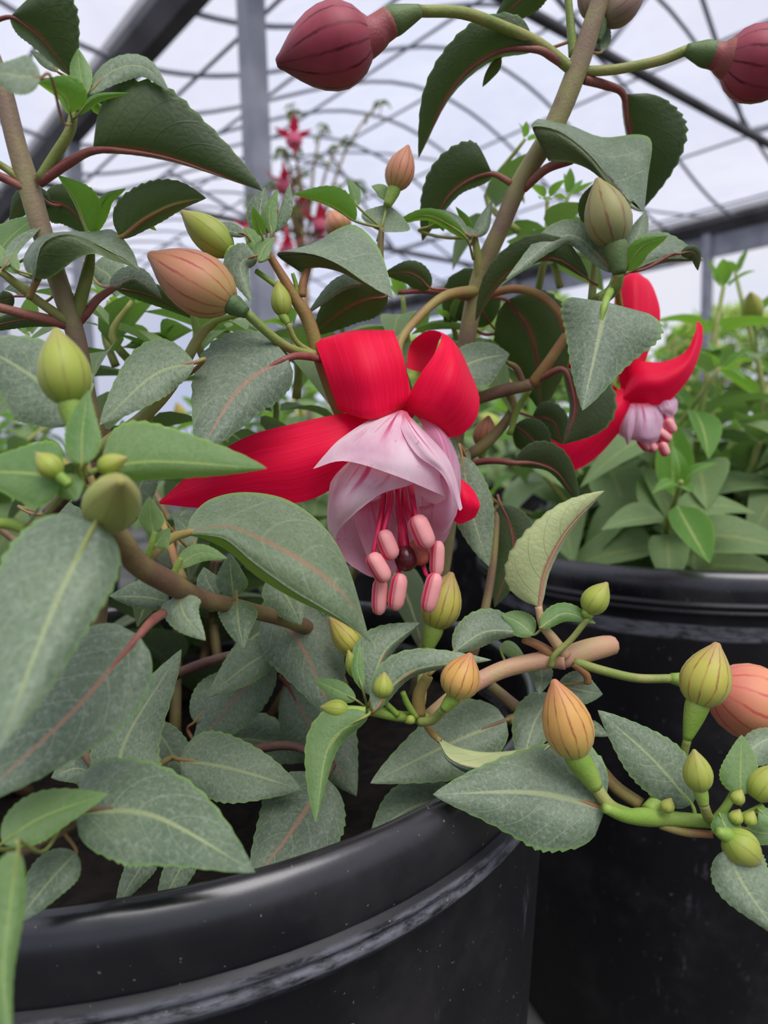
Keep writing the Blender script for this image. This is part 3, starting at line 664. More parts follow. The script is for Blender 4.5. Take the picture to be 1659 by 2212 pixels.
L([(1008, 516), (930, 466), (838, 490)], 12, 18, .215, u=1, m='y', pet=(1022, 560, .226))
L([(1010, 508), (975, 472), (930, 452)], 6, 14, .217, m='m')
L([(1028, 512), (1045, 485), (1064, 432)], 18, 14, .222, k=.2)
L([(1026, 510), (1005, 500), (982, 478)], 14, 14, .22, k=.3)
L([(1018, 500), (1005, 475), (984, 446)], 9, 10, .224, m='y', u=1)
L([(1064, 375), (985, 405), (912, 521)], 20, 84, .22, u=1, m='r', q=.6, pet=(1108, 398, .219), pr=7)
L([(925, 490), (950, 480), (958, 500)], 14, 14, .225, u=1, m='y')
L([(1155, 106), (1060, 118), (970, 200), (904, 342)], 14, 84, .205, u=1, m='r', pet=(1232, 150, .21), pr=9, q=.6, e=.7)
L([(1185, -40), (1130, -5), (1058, 62)], 42, 35, .215, u=1, m='r')
L([(1082, 125), (1062, 155), (1042, 188)], 12, 12, .212, u=1)
L([(1346, 203), (1358, 280), (1376, 370), (1386, 454)], 122, 8, .217, u=1, m='r', pet=(1262, 172, .211), pr=9, q=.65, e=.65)
patch('leaf', plant, [[(1235, 345, 0), (1238, 347, 0), (1240, 350, 0)], [(1155, 262, 4), (1150, 278, -2), (1185, 348, 0)], [(1225, 268, 7), (1205, 282, -4), (1235, 352, -2)], [(1300, 296, 10), (1270, 330, -4), (1275, 368, -3)], [(1378, 290, 12), (1320, 390, -4), (1312, 400, -3)], [(1408, 308, 10), (1355, 430, -3), (1350, 436, -2)], [(1400, 380, 6), (1378, 450, -2), (1376, 452, -2)], [(1392, 455, 2), (1391, 456, 2), (1390, 457, 2)]], .205, 'm', split=.5, nu=28)
T([(1132, 408, .219), (1180, 365, .213), (1235, 346, .206)], [9, 10, 9], 'sr')
L([(1300, 112), (1296, 50), (1318, -50)], 14, 26, .209)
# --- right middle
L([(1326, 588), (1225, 508), (1092, 603)], 24, 34, .203, k=.35)
L([(1272, 604), (1180, 555), (1085, 600), (1027, 694)], 10, 50, .212, u=1, m='r', q=.85)
L([(1352, 585), (1385, 535), (1442, 510)], 20, 24, .203, m='y', u=1)
L([(1352, 590), (1430, 560), (1522, 562)], 60, 10, .208, k=.4)
L([(1470, 548), (1500, 545), (1508, 585)], 14, 18, .206, u=1, m='r')
L([(1360, 548), (1380, 500), (1396, 456)], 20, 22, .212)
L([(1280, 500), (1268, 445), (1290, 390)], 20, 20, .215, u=1)
L([(1309, 652), (1288, 750), (1258, 887)], 128, 92, .19, q=.42, e=.6, k=.35, pet=(1320, 625, .205), pm='oy')
L([(1218, 798), (1242, 875), (1216, 960)], 90, 12, .22, u=1, m='r', pet=(1150, 828, .228), pr=7, q=.8, k=-.2)
L([(1095, 648), (1150, 730), (1170, 890)], 95, 80, .243, u=1, m='r', pet=(1040, 640, .235))
L([(1060, 700), (1010, 640), (960, 700)], 60, 60, .255, u=1, m='r')
L([(980, 800), (1040, 775), (1101, 765)], 42, 60, .22, pm='sb')
L([(1112, 918), (1150, 950), (1185, 1012)], 42, 35, .245, u=1, m='r')
L([(1150, 900), (1195, 910), (1215, 960)], 38, 45, .25, u=1, m='r')
L([(1110, 1000), (1190, 1010), (1252, 1090)], 48, 12, .225, u=1, m='r', pet=(1020, 1000, .235), pr=7)
L([(1166, 1312), (1180, 1230), (1230, 1140), (1306, 1060)], 86, 10, .19, u=1, m='p', pr=7, q=.68, k=-.2, pet=(1172, 1350, .19), pm='sp')
L([(1082, 1090), (1110, 1180), (1068, 1312)], 50, 45, .228, u=1, m='r', k=-.1)
L([(998, 985), (1020, 1110), (1056, 1224)], 48, 44, .212, m='m', k=.2)
L([(1010, 970), (980, 1000), (960, 1080)], 40, 40, .235, m='m')
# --- right lower
L([(1168, 1357), (1220, 1325), (1287, 1347)], 26, 18, .186, m='y')
L([(1152, 1372), (1120, 1345), (1084, 1328)], 26, 30, .19, m='y')
L([(980, 1408), (1050, 1365), (1137, 1366)], 52, 26, .188, q=.8)
L([(795, 1545), (712, 1610), (682, 1778)], 20, 56, .168, m='y', q=.75, k=.35)
L([(768, 1512), (725, 1490), (676, 1468)], 20, 22, .172, m='y')
L([(782, 1485), (772, 1440), (777, 1390)], 14, 14, .172, m='y')
L([(803, 1505), (830, 1410), (908, 1345)], 62, 18, .178, q=.7)
L([(808, 1538), (890, 1450), (1062, 1426)], 50, 14, .17, q=.75, m='m', k=.4)
L([(582, 1318), (650, 1395), (730, 1570)], 100, 78, .207, m='r', q=.7, e=.65, k=.5)
L([(620, 1480), (690, 1600), (770, 1720)], 85, 60, .222, m='r', k=.4)
L([(1094, 1556), (960, 1612), (800, 1692)], 78, 78, .2, k=.6, q=.7, e=.65, pm='sb')
patch('leaf', plant, [[(945, 1592, 0), (946, 1596, 0), (948, 1600, 0)], [(985, 1612, 5), (970, 1640, -2), (968, 1645, -1)], [(1040, 1624, 8), (1025, 1660, -3), (1030, 1680, 2)], [(1100, 1622, 8), (1095, 1658, -3), (1095, 1688, 3)], [(1155, 1612, 5), (1150, 1640, -2), (1150, 1658, 1)], [(1196, 1603, 1), (1197, 1605, 1), (1197, 1607, 1)]], .178, 'p', split=.5, u=1)
T([(918, 1562, .184), (935, 1585, .181), (950, 1600, .178)], [8, 8, 6], 'so')
L([(1308, 1748), (1150, 1712), (935, 1716)], 122, 118, .168, q=.6, e=.6, k=.55, pm='so', pr=8)
L([(985, 1722), (890, 1745), (798, 1806)], 60, 62, .2, k=.6)
L([(1495, 1738), (1405, 1635), (1291, 1534)], 62, 58, .172, q=.72, e=.7, k=.35, pm='oy')
L([(1600, 1718), (1600, 1655), (1602, 1587)], 44, 42, .165, m='y', q=.7, k=.25)
L([(1600, 1640), (1650, 1600), (1720, 1590)], 30, 50, .175, m='m')
L([(1555, 1758), (1570, 1790), (1600, 1825)], 38, 30, .163, m='y')
L([(1572, 1832), (1605, 1910), (1690, 2030)], 72, 56, .158, q=.65, e=.65, k=.4)
L([(1610, 1790), (1650, 1800), (1710, 1800)], 26, 26, .165, m='y')
L([(1640, 1750), (1665, 1770), (1700, 1775)], 22, 20, .162, m='y')
L([(1205, 1480), (1250, 1490), (1302, 1500)], 40, 42, .2)
L([(1192, 1500), (1155, 1560), (1125, 1660)], 50, 50, .206)
L([(1080, 1400), (1105, 1402), (1135, 1425)], 16, 16, .2, m='y')
L([(1240, 1590), (1275, 1575), (1315, 1590)], 20, 20, .2)
L([(1160, 1420), (1170, 1460), (1165, 1500)], 24, 24, .202, m='m')

# --- buds
B((800, 78), (597, 137), 84, .185, 'bud_red', (908, 23, 30, 13), 'ov', [(905, 24, .186), (1000, 28, .193), (1085, 58, .2), (1165, 95, .206), (1240, 155, .21)], 12, neck=(842, 48, 33, 'neck'))
B((1565, 126), (1745, 158), 76, .205, 'bud_red', (1482, 108, 27, 12), 'ov', [(1484, 108, .206), (1420, 132, .208), (1330, 150, .21), (1252, 155, .211)], 11, neck=(1535, 118, 28, 'neck'))
B((1305, 45), (1395, -25), 34, .208, 'bud_grey', (1292, 90, 12, 5))
B((1275, 40), (1262, -60), 22, .21, 'bud_grey')
B((1329, 530), (1290, 385), 49, .2, 'bud_olive', (1338, 592, 24, 14), 'ov', [(1337, 590, .2), (1332, 620, .203), (1300, 652, .208)], 11)
B((498, 655), (321, 549), 66, .172, 'bud_peach', (532, 676, 23, 13), 'ov', [(530, 674, .173), (598, 735, .178), (640, 758, .184), (690, 768, .19)], 10)
B((497, 545), (392, 456), 37, .18, 'bud_green', (530, 560, 18, 8), 'oy')
B((852, 408), (882, 314), 31, .21, 'bud_peach', (836, 445, 14, 9), 'oy')
B((612, 682), (600, 606), 22, .183, 'bud_green', (622, 700, 10, 6), 'oy', [(621, 698, .183), (642, 740, .186), (685, 766, .19)], 6)
B((152, 872), (120, 709), 55, .122, 'bud_green', (168, 940, 26, 16), 'oy', [(167, 938, .122), (170, 985, .12), (180, 1030, .122)], 12)
B((230, 1118), (262, 1040), 60, .112, 'bud_green', None, 'oy', [(228, 1120, .124), (215, 1140, .128), (240, 1130, .13)], 14, db=.123, dtip=.099)
B((128, 1028), (78, 978), 27, .114, 'bud_green', (150, 1048, 12, 10), 'oy')
B((212, 1012), (275, 988), 22, .118, 'bud_green')
B((190, 1000), (150, 985), 16, .119, 'bud_green')
B((938, 1356), (976, 1236), 43, .205, 'bud_yellow', (924, 1400, 21, 13), 'oy', [(925, 1398, .205), (915, 1450, .2), (908, 1520, .192)], 12)
B((980, 1505), (1017, 1411), 43, .174, 'bud_orange', (958, 1533, 16, 10), 'oy', [(959, 1531, .175), (935, 1555, .178), (905, 1560, .18)], 10)
B((780, 1412), (712, 1333), 32, .192, 'bud_yellow')
B((768, 1462), (752, 1404), 15, .18, 'bud_green')
B((826, 1506), (830, 1452), 22, .172, 'bud_green', (822, 1525, 9, 6), 'oy')
B((752, 1534), (692, 1527), 20, .17, 'bud_green', (790, 1535, 10, 8), 'oy')
B((895, 1550), (876, 1562), 10, .178, 'bud_green')
B((1247, 1634), (1196, 1468), 53, .168, 'bud_orange', (1288, 1702, 27, 16), 'oy', [(1286, 1700, .168), (1320, 1742, .168), (1380, 1766, .171)], 14)
B((1507, 1522), (1550, 1388), 53, .178, 'bud_yellow', (1484, 1598, 25, 9), 'oy', [(1485, 1596, .178), (1475, 1640, .18), (1470, 1690, .182)], 9)
B((1545, 1480), (1745, 1575), 80, .195, 'bud_coral', (1448, 1465, 26, 11), 'oy', [(1450, 1466, .195), (1375, 1465, .195), (1300, 1448, .194), (1238, 1428, .193)], 10)
B((1268, 1322), (1312, 1258), 29, .187, 'bud_green', (1276, 1335, 10, 7), 'oy', [(1274, 1330, .187), (1235, 1380, .189), (1198, 1415, .19), (1190, 1440, .191)], 7)
B((1513, 1708), (1499, 1619), 31, .166, 'bud_green', (1520, 1738, 15, 11), 'oy', [(1519, 1735, .166), (1530, 1765, .168), (1545, 1780, .17)], 11)
B((1630, 1725), (1680, 1650), 32, .165, 'bud_green')
for bx, by in ((1596, 1722), (1592, 1764), (1622, 1768), (1444, 1740)): B((bx-8, by+14), (bx+6, by-16), 15, .162 if bx > 1500 else .17, 'bud_green')
B((1572, 1806), (1644, 1866), 38, .158, 'bud_green', (1548, 1795, 16, 9), 'oy')
B((1042, 966), (1056, 898), 26, .25, 'bud_peach', (1040, 990, 10, 7), 'oy')
B((742, 505), (712, 455), 30, .32, 'bud_peach')

# --- the open flower
D0 = .19
def flower_core(d, c, r, name='flower', par=plant):
    V, F, U = tube_geo([P(c[0]-2, c[1]-75, d+.014), P(c[0]-1, c[1]-40, d+.009), P(c[0], c[1]-8, d+.005), P(c[0]+2, c[1]+14, d+.003)], [pxr(r*.5, d), pxr(r*.75, d), pxr(r*.9, d), pxr(r, d)], 14, 14)
    return mesh_obj(name, V, F, 'sep', par, U)
fl = flower_core(D0, (872, 882), 22)
V, F, U = tube_geo(px_pts([(870, 805, .2045), (862, 745, .2055), (900, 690, .212), (960, 640, .22), (1030, 628, .23)], .2), [.0012, .0013, .0013, .0015, .002], 8); mesh_obj('pedicel', V, F, 'so', fl, U)
def sepal(rows, mat='sep', **k): return patch('sepal', fl, rows, D0, mat, nu=26, nv=14, **k)
def petal(rows, mat='pet', **k): return patch('petal', fl, rows, D0, mat, nu=24, nv=16, **k)
sepal([[(846, 886, 3), (862, 886, 2), (876, 880, 3)], [(745, 892, -2), (808, 906, -7), (880, 868, -2)], [(722, 858, -4), (800, 862, -9), (882, 838, -3)], [(702, 800, -5), (788, 795, -10), (872, 775, -4)], [(682, 742, -2), (765, 724, -5), (852, 718, -1)], [(684, 738, 3), (766, 716, 2), (848, 717, 4)], [(695, 765, 8), (768, 745, 8), (845, 735, 8)], [(725, 830, 13), (775, 820, 13), (830, 810, 13)]])
sepal([[(874, 878, 2), (886, 888, 1), (905, 905, 3)], [(880, 862, -3), (930, 890, -7), (975, 945, -1)], [(893, 835, -5), (960, 858, -10), (1022, 915, -2)], [(912, 802, -6), (978, 815, -10), (1036, 862, -1)], [(940, 762, -5), (986, 768, -6), (1014, 800, 1)], [(954, 722, -1), (972, 730, 2), (990, 750, 7)], [(922, 715, 5), (938, 717, 9), (958, 722, 13)], [(886, 745, 9), (910, 752, 13), (940, 762, 17)], [(878, 795, 8), (900, 802, 12), (928, 808, 16)]])
sepal([[(805, 905, 3), (812, 930, 3), (815, 960, 3)], [(748, 893, 0), (738, 968, -4), (728, 1048, 0)], [(640, 914, -1), (642, 1000, -5), (645, 1086, -1)], [(535, 943, -2), (538, 1018, -5), (545, 1080, -2)], [(440, 1000, -2), (440, 1050, -4), (445, 1097, -2)], [(343, 1084, -1), (344, 1086, -1), (346, 1089, -1)]])
sepal([[(950, 1000, 12), (950, 1045, 12), (950, 1095, 12)], [(998, 1035, 10), (1000, 1080, 7), (988, 1130, 10)], [(1022, 1058, 10), (1026, 1090, 8), (1010, 1126, 10)], [(1035, 1082, 10), (1036, 1096, 9), (1026, 1118, 10)]])
petal([[(856, 888, -2), (868, 886, -4), (880, 890, -2)], [(800, 906, -5), (856, 912, -10), (900, 930, -6)], [(735, 948, -8), (835, 950, -15), (925, 975, -10)], [(700, 985, -9), (818, 990, -17), (945, 1010, -12)], [(676, 1013, -8), (745, 998, -15), (850, 1026, -17), (958, 1072, -10)]] if 0 else [[(856, 888, -2), (862, 887, -3), (868, 886, -4), (880, 890, -2)], [(800, 906, -5), (830, 910, -9), (862, 914, -10), (902, 930, -6)], [(735, 948, -8), (792, 950, -14), (855, 956, -15), (928, 975, -10)], [(700, 984, -9), (770, 980, -15), (850, 995, -17), (945, 1012, -12)], [(676, 1013, -8), (745, 996, -15), (850, 1026, -17), (960, 1072, -10)]], wave=.3)
petal([[(866, 897, -6), (874, 894, -6), (884, 898, -5)], [(868, 930, -12), (895, 930, -13), (925, 940, -8)], [(900, 982, -15), (938, 985, -15), (965, 985, -9)], [(955, 1025, -14), (972, 1030, -13), (985, 1035, -9)], [(988, 1098, -11), (994, 1103, -11), (999, 1098, -10)]])
petal([[(905, 905, 0), (920, 900, 0), (936, 898, 1)], [(930, 960, -5), (955, 945, -6), (968, 940, 0)], [(945, 1040, -3), (975, 1030, -6), (992, 1000, 2)], [(935, 1110, 0), (975, 1105, -3), (995, 1060, 4)], [(928, 1165, 4), (962, 1152, 2), (986, 1112, 6)]], 'petin')
petal([[(760, 975, 2), (805, 985, -4), (885, 1000, -4)], [(720, 1025, -1), (785, 1025, -10), (900, 1030, -8)], [(708, 1085, -1), (752, 1070, -10), (885, 1048, -9)], [(708, 1140, 1), (738, 1110, -8), (825, 1066, -10)], [(722, 1188, 3), (730, 1148, -4), (772, 1104, -9)]])
petal([[(745, 1000, 8), (800, 1010, 14), (870, 1010, 14)], [(716, 1110, 3), (790, 1120, 14), (870, 1110, 14)], [(722, 1185, 3), (785, 1195, 9), (850, 1190, 12)], [(758, 1222, 4), (805, 1247, 5), (848, 1235, 9)]], 'petin')
petal([[(760, 1085, 4), (800, 1085, 6), (850, 1060, 8)], [(770, 1140, 3), (812, 1140, 4), (860, 1130, 8)], [(790, 1195, 3), (822, 1205, 3), (862, 1200, 7)], [(805, 1236, 4), (835, 1245, 4), (862, 1228, 7)]], 'petin')
petal([[(865, 1010, 12), (920, 1010, 9), (980, 1010, 4)], [(872, 1100, 13), (930, 1100, 10), (988, 1080, 5)], [(878, 1170, 13), (925, 1170, 10), (978, 1130, 6)], [(888, 1218, 13), (930, 1204, 10), (964, 1165, 7)]], 'petin')
petal([[(888, 1032, -8), (920, 1026, -11), (957, 1028, -11)], [(896, 1056, -4), (928, 1062, -8), (962, 1052, -9)], [(926, 1086, 0), (944, 1088, -4), (964, 1076, -7)]], 'petin')
petal([[(905, 1095, 4), (940, 1090, 1), (975, 1085, 2)], [(910, 1130, 6), (945, 1125, 2), (978, 1110, 3)], [(925, 1160, 8), (950, 1150, 4), (972, 1135, 5)]], 'pet')
AP = [(0, .35), (.06, .7), (.18, .95), (.35, 1), (.6, 1), (.8, .95), (.93, .72), (1, .35)]
def stamen(top, a0, a1, wd, d, mat='ant', dz=-.004, fr=6.5, par=None, start=(862, 1030, .196)):
    A, Bp = P(a0[0], a0[1], d+dz), P(a1[0], a1[1], d+dz)
    V, F, U = lathe_geo(A, Bp, pxr(wd, d), AP, 16, 2, .22, .8); n0 = len(F); mids = [0]*n0; k = len(V)
    if top:
        V2, F2, U2 = tube_geo([P(*start), P(top[0], top[1], d+dz*.4), A+(Bp-A)*.12], [pxr(fr*.9, d), pxr(fr, d), pxr(fr*.7, d)], 8, 10)
        V += V2; U += U2; F += [tuple(x+k for x in f) for f in F2]; mids += [1]*len(F2)
    return mesh_obj('stamen', V, F, [mat, 'fil'], par or fl, U, True, mids)
stamen((890, 1070), (896, 1114), (926, 1184), 24, D0, dz=-.007, start=(885, 1030, .194))
stamen((842, 1085), (824, 1146), (850, 1208), 21, D0, dz=-.006, start=(842, 1035, .195))
stamen((825, 1100), (800, 1196), (835, 1256), 21, D0, dz=-.007, start=(830, 1035, .196))
stamen((822, 1230), (822, 1248), (818, 1328), 18, D0, dz=-.003, start=(828, 1060, .199), fr=5)
stamen((862, 1225), (865, 1238), (852, 1318), 20, D0, dz=-.004, start=(868, 1060, .199), fr=5)
stamen((905, 1160), (946, 1168), (942, 1246), 17, D0, dz=-.004, start=(884, 1040, .199), fr=5)
stamen((915, 1225), (942, 1238), (922, 1322), 20, D0, dz=-.005, start=(884, 1050, .199), fr=5)
stamen((880, 1100), (898, 1165), (914, 1220), 21, D0, mat='antb', dz=-.003, start=(872, 1040, .198))
V, F, U = tube_geo(px_pts([(862, 1030, .197), (866, 1110, .192), (876, 1190, .187)], D0), [.0013, .0013, .00135], 10); k0 = len(V); n0 = len(F)
V2, F2, U2 = lathe_geo(P(873, 1180, .1868), P(881, 1234, .1862), pxr(23, D0), [(0, .5), (.15, .85), (.35, 1), (.6, 1), (.8, .85), (.93, .55), (1, .25)], 16, 4, .12)
mesh_obj('pistil', V+V2, F+[tuple(x+k0 for x in f) for f in F2], ['fil', 'stg'], fl, U+U2, True, [0]*n0+[1]*len(F2))

# --- the second flower, behind the heart-shaped leaf
D1 = .265
f2 = flower_core(D1, (1356, 850), 16)
V, F, U = tube_geo(px_pts([(1354, 775, .278), (1345, 700, .275), (1335, 640, .25), (1330, 600, .225)], .25), [.0013, .0012, .0012, .0014], 8); mesh_obj('pedicel', V, F, 'oy', f2, U)
def s2(rows, mat='sep', nm='sepal', **k): return patch(nm, f2, rows, D1, mat, nu=22, nv=12, **k)
s2([[(1342, 850, 3), (1360, 850, 2), (1380, 845, 3)], [(1332, 780, 0), (1362, 770, -7), (1396, 775, 0)], [(1326, 690, 0), (1372, 690, -7), (1426, 690, 0)], [(1330, 625, 3), (1372, 603, -2), (1415, 630, 3)], [(1342, 601, 8), (1370, 591, 6), (1396, 602, 8)], [(1340, 650, 18), (1370, 640, 18), (1400, 650, 18)]])
s2([[(1348, 845, 0), (1348, 858, -3), (1350, 868, 0)], [(1372, 785, -2), (1385, 830, -8), (1392, 875, -3)], [(1430, 782, -4), (1432, 822, -10), (1442, 868, -5)], [(1478, 762, -5), (1482, 790, -9), (1492, 812, -6)], [(1500, 722, -5), (1508, 735, -6), (1516, 745, -5)], [(1505, 694, -4), (1511, 696, -4), (1518, 706, -4)]])
s2([[(1345, 838, 0), (1360, 860, -2), (1376, 880, 0)], [(1292, 858, 0), (1322, 895, -5), (1350, 918, 0)], [(1225, 910, 0), (1262, 952, -5), (1292, 985, 0)], [(1188, 945, 0), (1215, 985, -3), (1240, 1018, 0)], [(1172, 985, 0), (1192, 1003, -1), (1218, 1021, 0)]])
s2([[(1340, 845, 6), (1342, 850, 6), (1345, 855, 6)], [(1280, 790, 8), (1285, 815, 6), (1290, 840, 8)], [(1215, 755, 8), (1218, 775, 6), (1222, 792, 8)], [(1195, 760, 8), (1198, 768, 8), (1200, 776, 8)]])
s2([[(1362, 868, 0), (1385, 872, -6), (1420, 868, 0)], [(1340, 900, 1), (1390, 905, -14), (1445, 890, 0)], [(1330, 930, 2), (1390, 945, -15), (1452, 925, 0)], [(1345, 945, 4), (1395, 955, -12), (1440, 950, 2)]], 'petv', 'petal')
s2([[(1362, 872, -8), (1366, 872, -9), (1372, 874, -8)], [(1350, 905, -12), (1360, 905, -14), (1372, 905, -12)], [(1346, 935, -12), (1356, 940, -14), (1368, 935, -12)], [(1355, 961, -11), (1356, 962, -11), (1357, 961, -11)]], 'petv', 'petal')
s2([[(1420, 865, -2), (1430, 855, -4), (1445, 845, -2)], [(1428, 885, -6), (1445, 880, -7), (1463, 865, -4)], [(1450, 898, -5), (1458, 895, -5), (1464, 885, -4)]], 'petv', 'petal')
s2([[(1385, 905, 2), (1420, 905, 2), (1455, 895, 4)], [(1385, 945, 2), (1420, 950, -2), (1458, 925, 4)], [(1395, 962, 6), (1420, 962, 4), (1448, 945, 6)]], 'petin', 'petal')
for (a0, a1) in (((1380, 945), (1402, 972)), ((1420, 930), (1448, 952)), ((1428, 955), (1440, 985)), ((1440, 905), (1456, 935)), ((1400, 955), (1415, 975))):
    stamen((a0[0]-12, a0[1]-10), a0, a1, 12, D1, dz=-.006, par=f2, start=(1395, 910, D1+.002), fr=4)

# ------------------------------------------------------------------ shared low-cost pieces for the plants behind
def local_mesh(name, V, F, mats, U=None, mids=None):
    me = bpy.data.meshes.new(name); me.from_pydata([tuple(v) for v in V], [], F)
    for m in mats: me.materials.append(MAT[m])
    me.polygons.foreach_set('use_smooth', [True]*len(F))
    if mids: me.polygons.foreach_set('material_index', mids)
    if U:
        lay = me.uv_layers.new(name='UVMap'); fl_ = []
        for p in me.polygons:
            for vi in p.vertices: fl_ += U[vi]
        lay.data.foreach_set('uv', fl_)
    return me
def small_leaf(name, droop, fold, wid, mat, nu=7, nv=4):
    V, U = [], []
    for i in range(nu+1):
        t = i/nu; s = math.sin(math.pi*t**.72)**.85 if 0 < t < 1 else .0
        for j in range(nv+1):
            v = j/nv*2-1; V.append(Vector((t, v*s*wid, -droop*t*t+fold*abs(v)*s*wid+.05*math.sin(t*3.1)))); U.append((t, j/nv))
    return local_mesh(name, V, grid_faces(nu, nv), [mat], U)
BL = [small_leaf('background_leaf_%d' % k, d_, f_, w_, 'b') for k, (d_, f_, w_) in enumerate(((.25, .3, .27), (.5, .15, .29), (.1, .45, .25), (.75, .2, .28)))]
YL = [small_leaf('background_young_leaf_%d' % k, d_, f_, w_, 'y') for k, (d_, f_, w_) in enumerate(((-.25, .5, .24), (.1, .4, .26), (.4, .3, .25)))]
IL = [small_leaf('inner_leaf_%d' % k, d_, f_, w_, 'm', 10, 6) for k, (d_, f_, w_) in enumerate(((.25, .15, .29), (.5, .1, .31), (.1, .25, .28), (.7, .1, .30)))]
Vb, Fb, Ub = lathe_geo(Vector((0, 0, 0)), Vector((1, 0, 0)), .3, BP, 12)
BUDM = {m: local_mesh('background_'+m, Vb, Fb, [m], Ub) for m in ('bud_green', 'bud_yellow', 'bud_peach')}
def place(name, me, parent, base, dirv, upv, size):
    x = dirv.normalized(); z = (upv - x*upv.dot(x)); z = z.normalized() if z.length > 1e-4 else x.orthogonal().normalized(); y = z.cross(x)
    m = Matrix((x*size, y*size, z*size)).transposed().to_4x4(); m.translation = base-Vector(parent['_org'])
    o = bpy.data.objects.new(name, me); COL.objects.link(o); o.parent = parent; o.matrix_local = m
    return o
def shoot(parent, base, top, r, lsize, nodes, rng, top_young=True, leaves=BL, budp=.0, start=.2, smat='sg', bend=.25):
    ax = top-base; Ln = ax.length; side = Vector((rng.gauss(0, 1), rng.gauss(0, 1), 0))*bend*Ln
    pts = [base, base+ax*.5+side*.5, top]
    V, F, U = tube_geo(pts, [r, r*.8, r*.45], 6, 8); mesh_obj('stem', V, F, smat, parent, U)
    cur = catmull(pts, 40); a0 = rng.uniform(0, 6.28)
    for n in range(nodes):
        f = start+(1-start)*n/max(1, nodes-1); i = min(40, int(f*40)); c = cur[i]; t = (cur[min(40, i+1)]-cur[max(0, i-1)]).normalized()
        x = t.orthogonal().normalized(); y = t.cross(x); last = n == nodes-1; young = top_young and f > .82
        sz = lsize*(1-.42*max(0, f-.45)/.55)*rng.uniform(.85, 1.15)
        for k in range(2 if not last else 4):
            a = a0+n*math.pi/2+k*(math.pi if not last else math.pi/2)+rng.uniform(-.3, .3)
            dv = x*math.cos(a)+y*math.sin(a); el = rng.uniform(-.15, .45)+(.7 if last else 0)
            dr = dv+t*el
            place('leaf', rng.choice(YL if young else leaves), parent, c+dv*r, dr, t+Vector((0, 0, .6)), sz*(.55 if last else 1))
        if rng.random() < budp:
            a = rng.uniform(0, 6.28); dv = (x*math.cos(a)+y*math.sin(a)+t*.8).normalized(); e_ = c+dv*lsize*.6
            V, F, U = tube_geo([c, c+dv*lsize*.35+Vector((0, 0, .002)), e_], [.0007, .0007, .0012], 6, 5); st = mesh_obj('pedicel', V, F, 'oy', parent, U)
            place('bud', BUDM[rng.choice(list(BUDM))], parent, e_, dv, Vector((0, 1, 0)), lsize*.42)
def bush(c, z, rad, h, n, seed, label, lsize=.042, nodes=6, budp=.06, group='fuchsia plants in rows behind the nearest pot', extra=()):
    rng = random.Random(seed); pl = thing('fuchsia_plant', label, 'plant', (c[0], c[1], z), group); o = Vector((c[0], c[1], z))
    for k in range(n):
        a = 2.399*k+rng.uniform(-.3, .3); q = math.sqrt((k+.5)/n); b = o+Vector((math.cos(a), math.sin(a), 0))*rad*.25*q
        hh = h*(1.08-.75*q*q)*rng.uniform(.85, 1.1); tp = o+Vector((math.cos(a)*rad*q*1.15, math.sin(a)*rad*q*1.15, max(.035, hh)))
        shoot(pl, b, tp, .0028, lsize, nodes, rng, budp=budp)
    for b, tp in extra: shoot(pl, b, tp, .0026, lsize, nodes, rng, budp=budp)
    return pl
bush(P2, .232+ZB, .15, .205, 18, 11, 'bushy green fuchsia growing in the right black pot', .056, 7)
spots = [((.20, 1.45), .18, .25, 'distant fuchsia bush left of the right black pot, third row'), ((.62, .74), .17, .25, 'fuchsia bush at the right edge, beyond the right black pot'), ((-.08, .72), .16, .19, 'fuchsia bush straight behind the large flower'),
         ((-.42, .62), .16, .20, 'fuchsia bush behind the tall left stem'), ((.38, 1.02), .18, .23, 'fuchsia bush seen above the right black pot, second row'),
         ((-.12, 1.06), .18, .25, 'fuchsia bush behind the large flower, second row'), ((-.55, 1.05), .18, .22, 'fuchsia bush far left in the second row'),
         ((.84, 1.2), .18, .28, 'fuchsia bush at the right edge in the third row'), ((.55, 1.5), .2, .28, 'distant fuchsia bush under the second flower, third row')]
for k, (c, rd, h, lb) in enumerate(spots):
    pot(c, .15, .25+ZB, 'black nursery pot holding the '+lb.replace('fuchsia bush', 'bush'), group='black pots in rows behind')
    bush(c, .225+ZB, rd, h, 16, 60+k, lb, .054, 8)

# more growth inside the nearest plant, deeper in the pot
rng = random.Random(5); org = Vector(plant['_org'])
for k in range(8):
    a = rng.uniform(-.4, math.pi+.4); q = math.sqrt(rng.random())*.10; b = org+Vector((math.cos(a)*q*.6, math.sin(a)*q*.6+.01, 0))
    tp = org+Vector((math.cos(a)*q*1.35, math.sin(a)*q*1.2+.03, rng.uniform(.05, .135)))
    shoot(plant, b, tp, .0026, .046, 4, rng, top_young=False, leaves=IL, start=.3, smat='sb')
for k in range(5):      # shoots on the side of the pot outside the frame
    a = 2.6+.3*k; b_ = org+Vector((math.cos(a)*.05, math.sin(a)*.05, 0)); tp = org+Vector((math.cos(a)*.105, math.sin(a)*.105, .06+.018*(k % 3)))
    shoot(plant, b_, tp, .0026, .042, 4, rng, top_young=False, leaves=IL, start=.35, smat='sb')
shoot(plant, P(-30, 90, .157), P(-110, -330, .165), .0019, .03, 4, rng, leaves=IL, start=.55, smat='sg', bend=.03)
shoot(plant, P(1310, -40, .205), P(1400, -480, .215), .0024, .03, 4, rng, leaves=IL, start=.6, smat='sg', bend=.03)
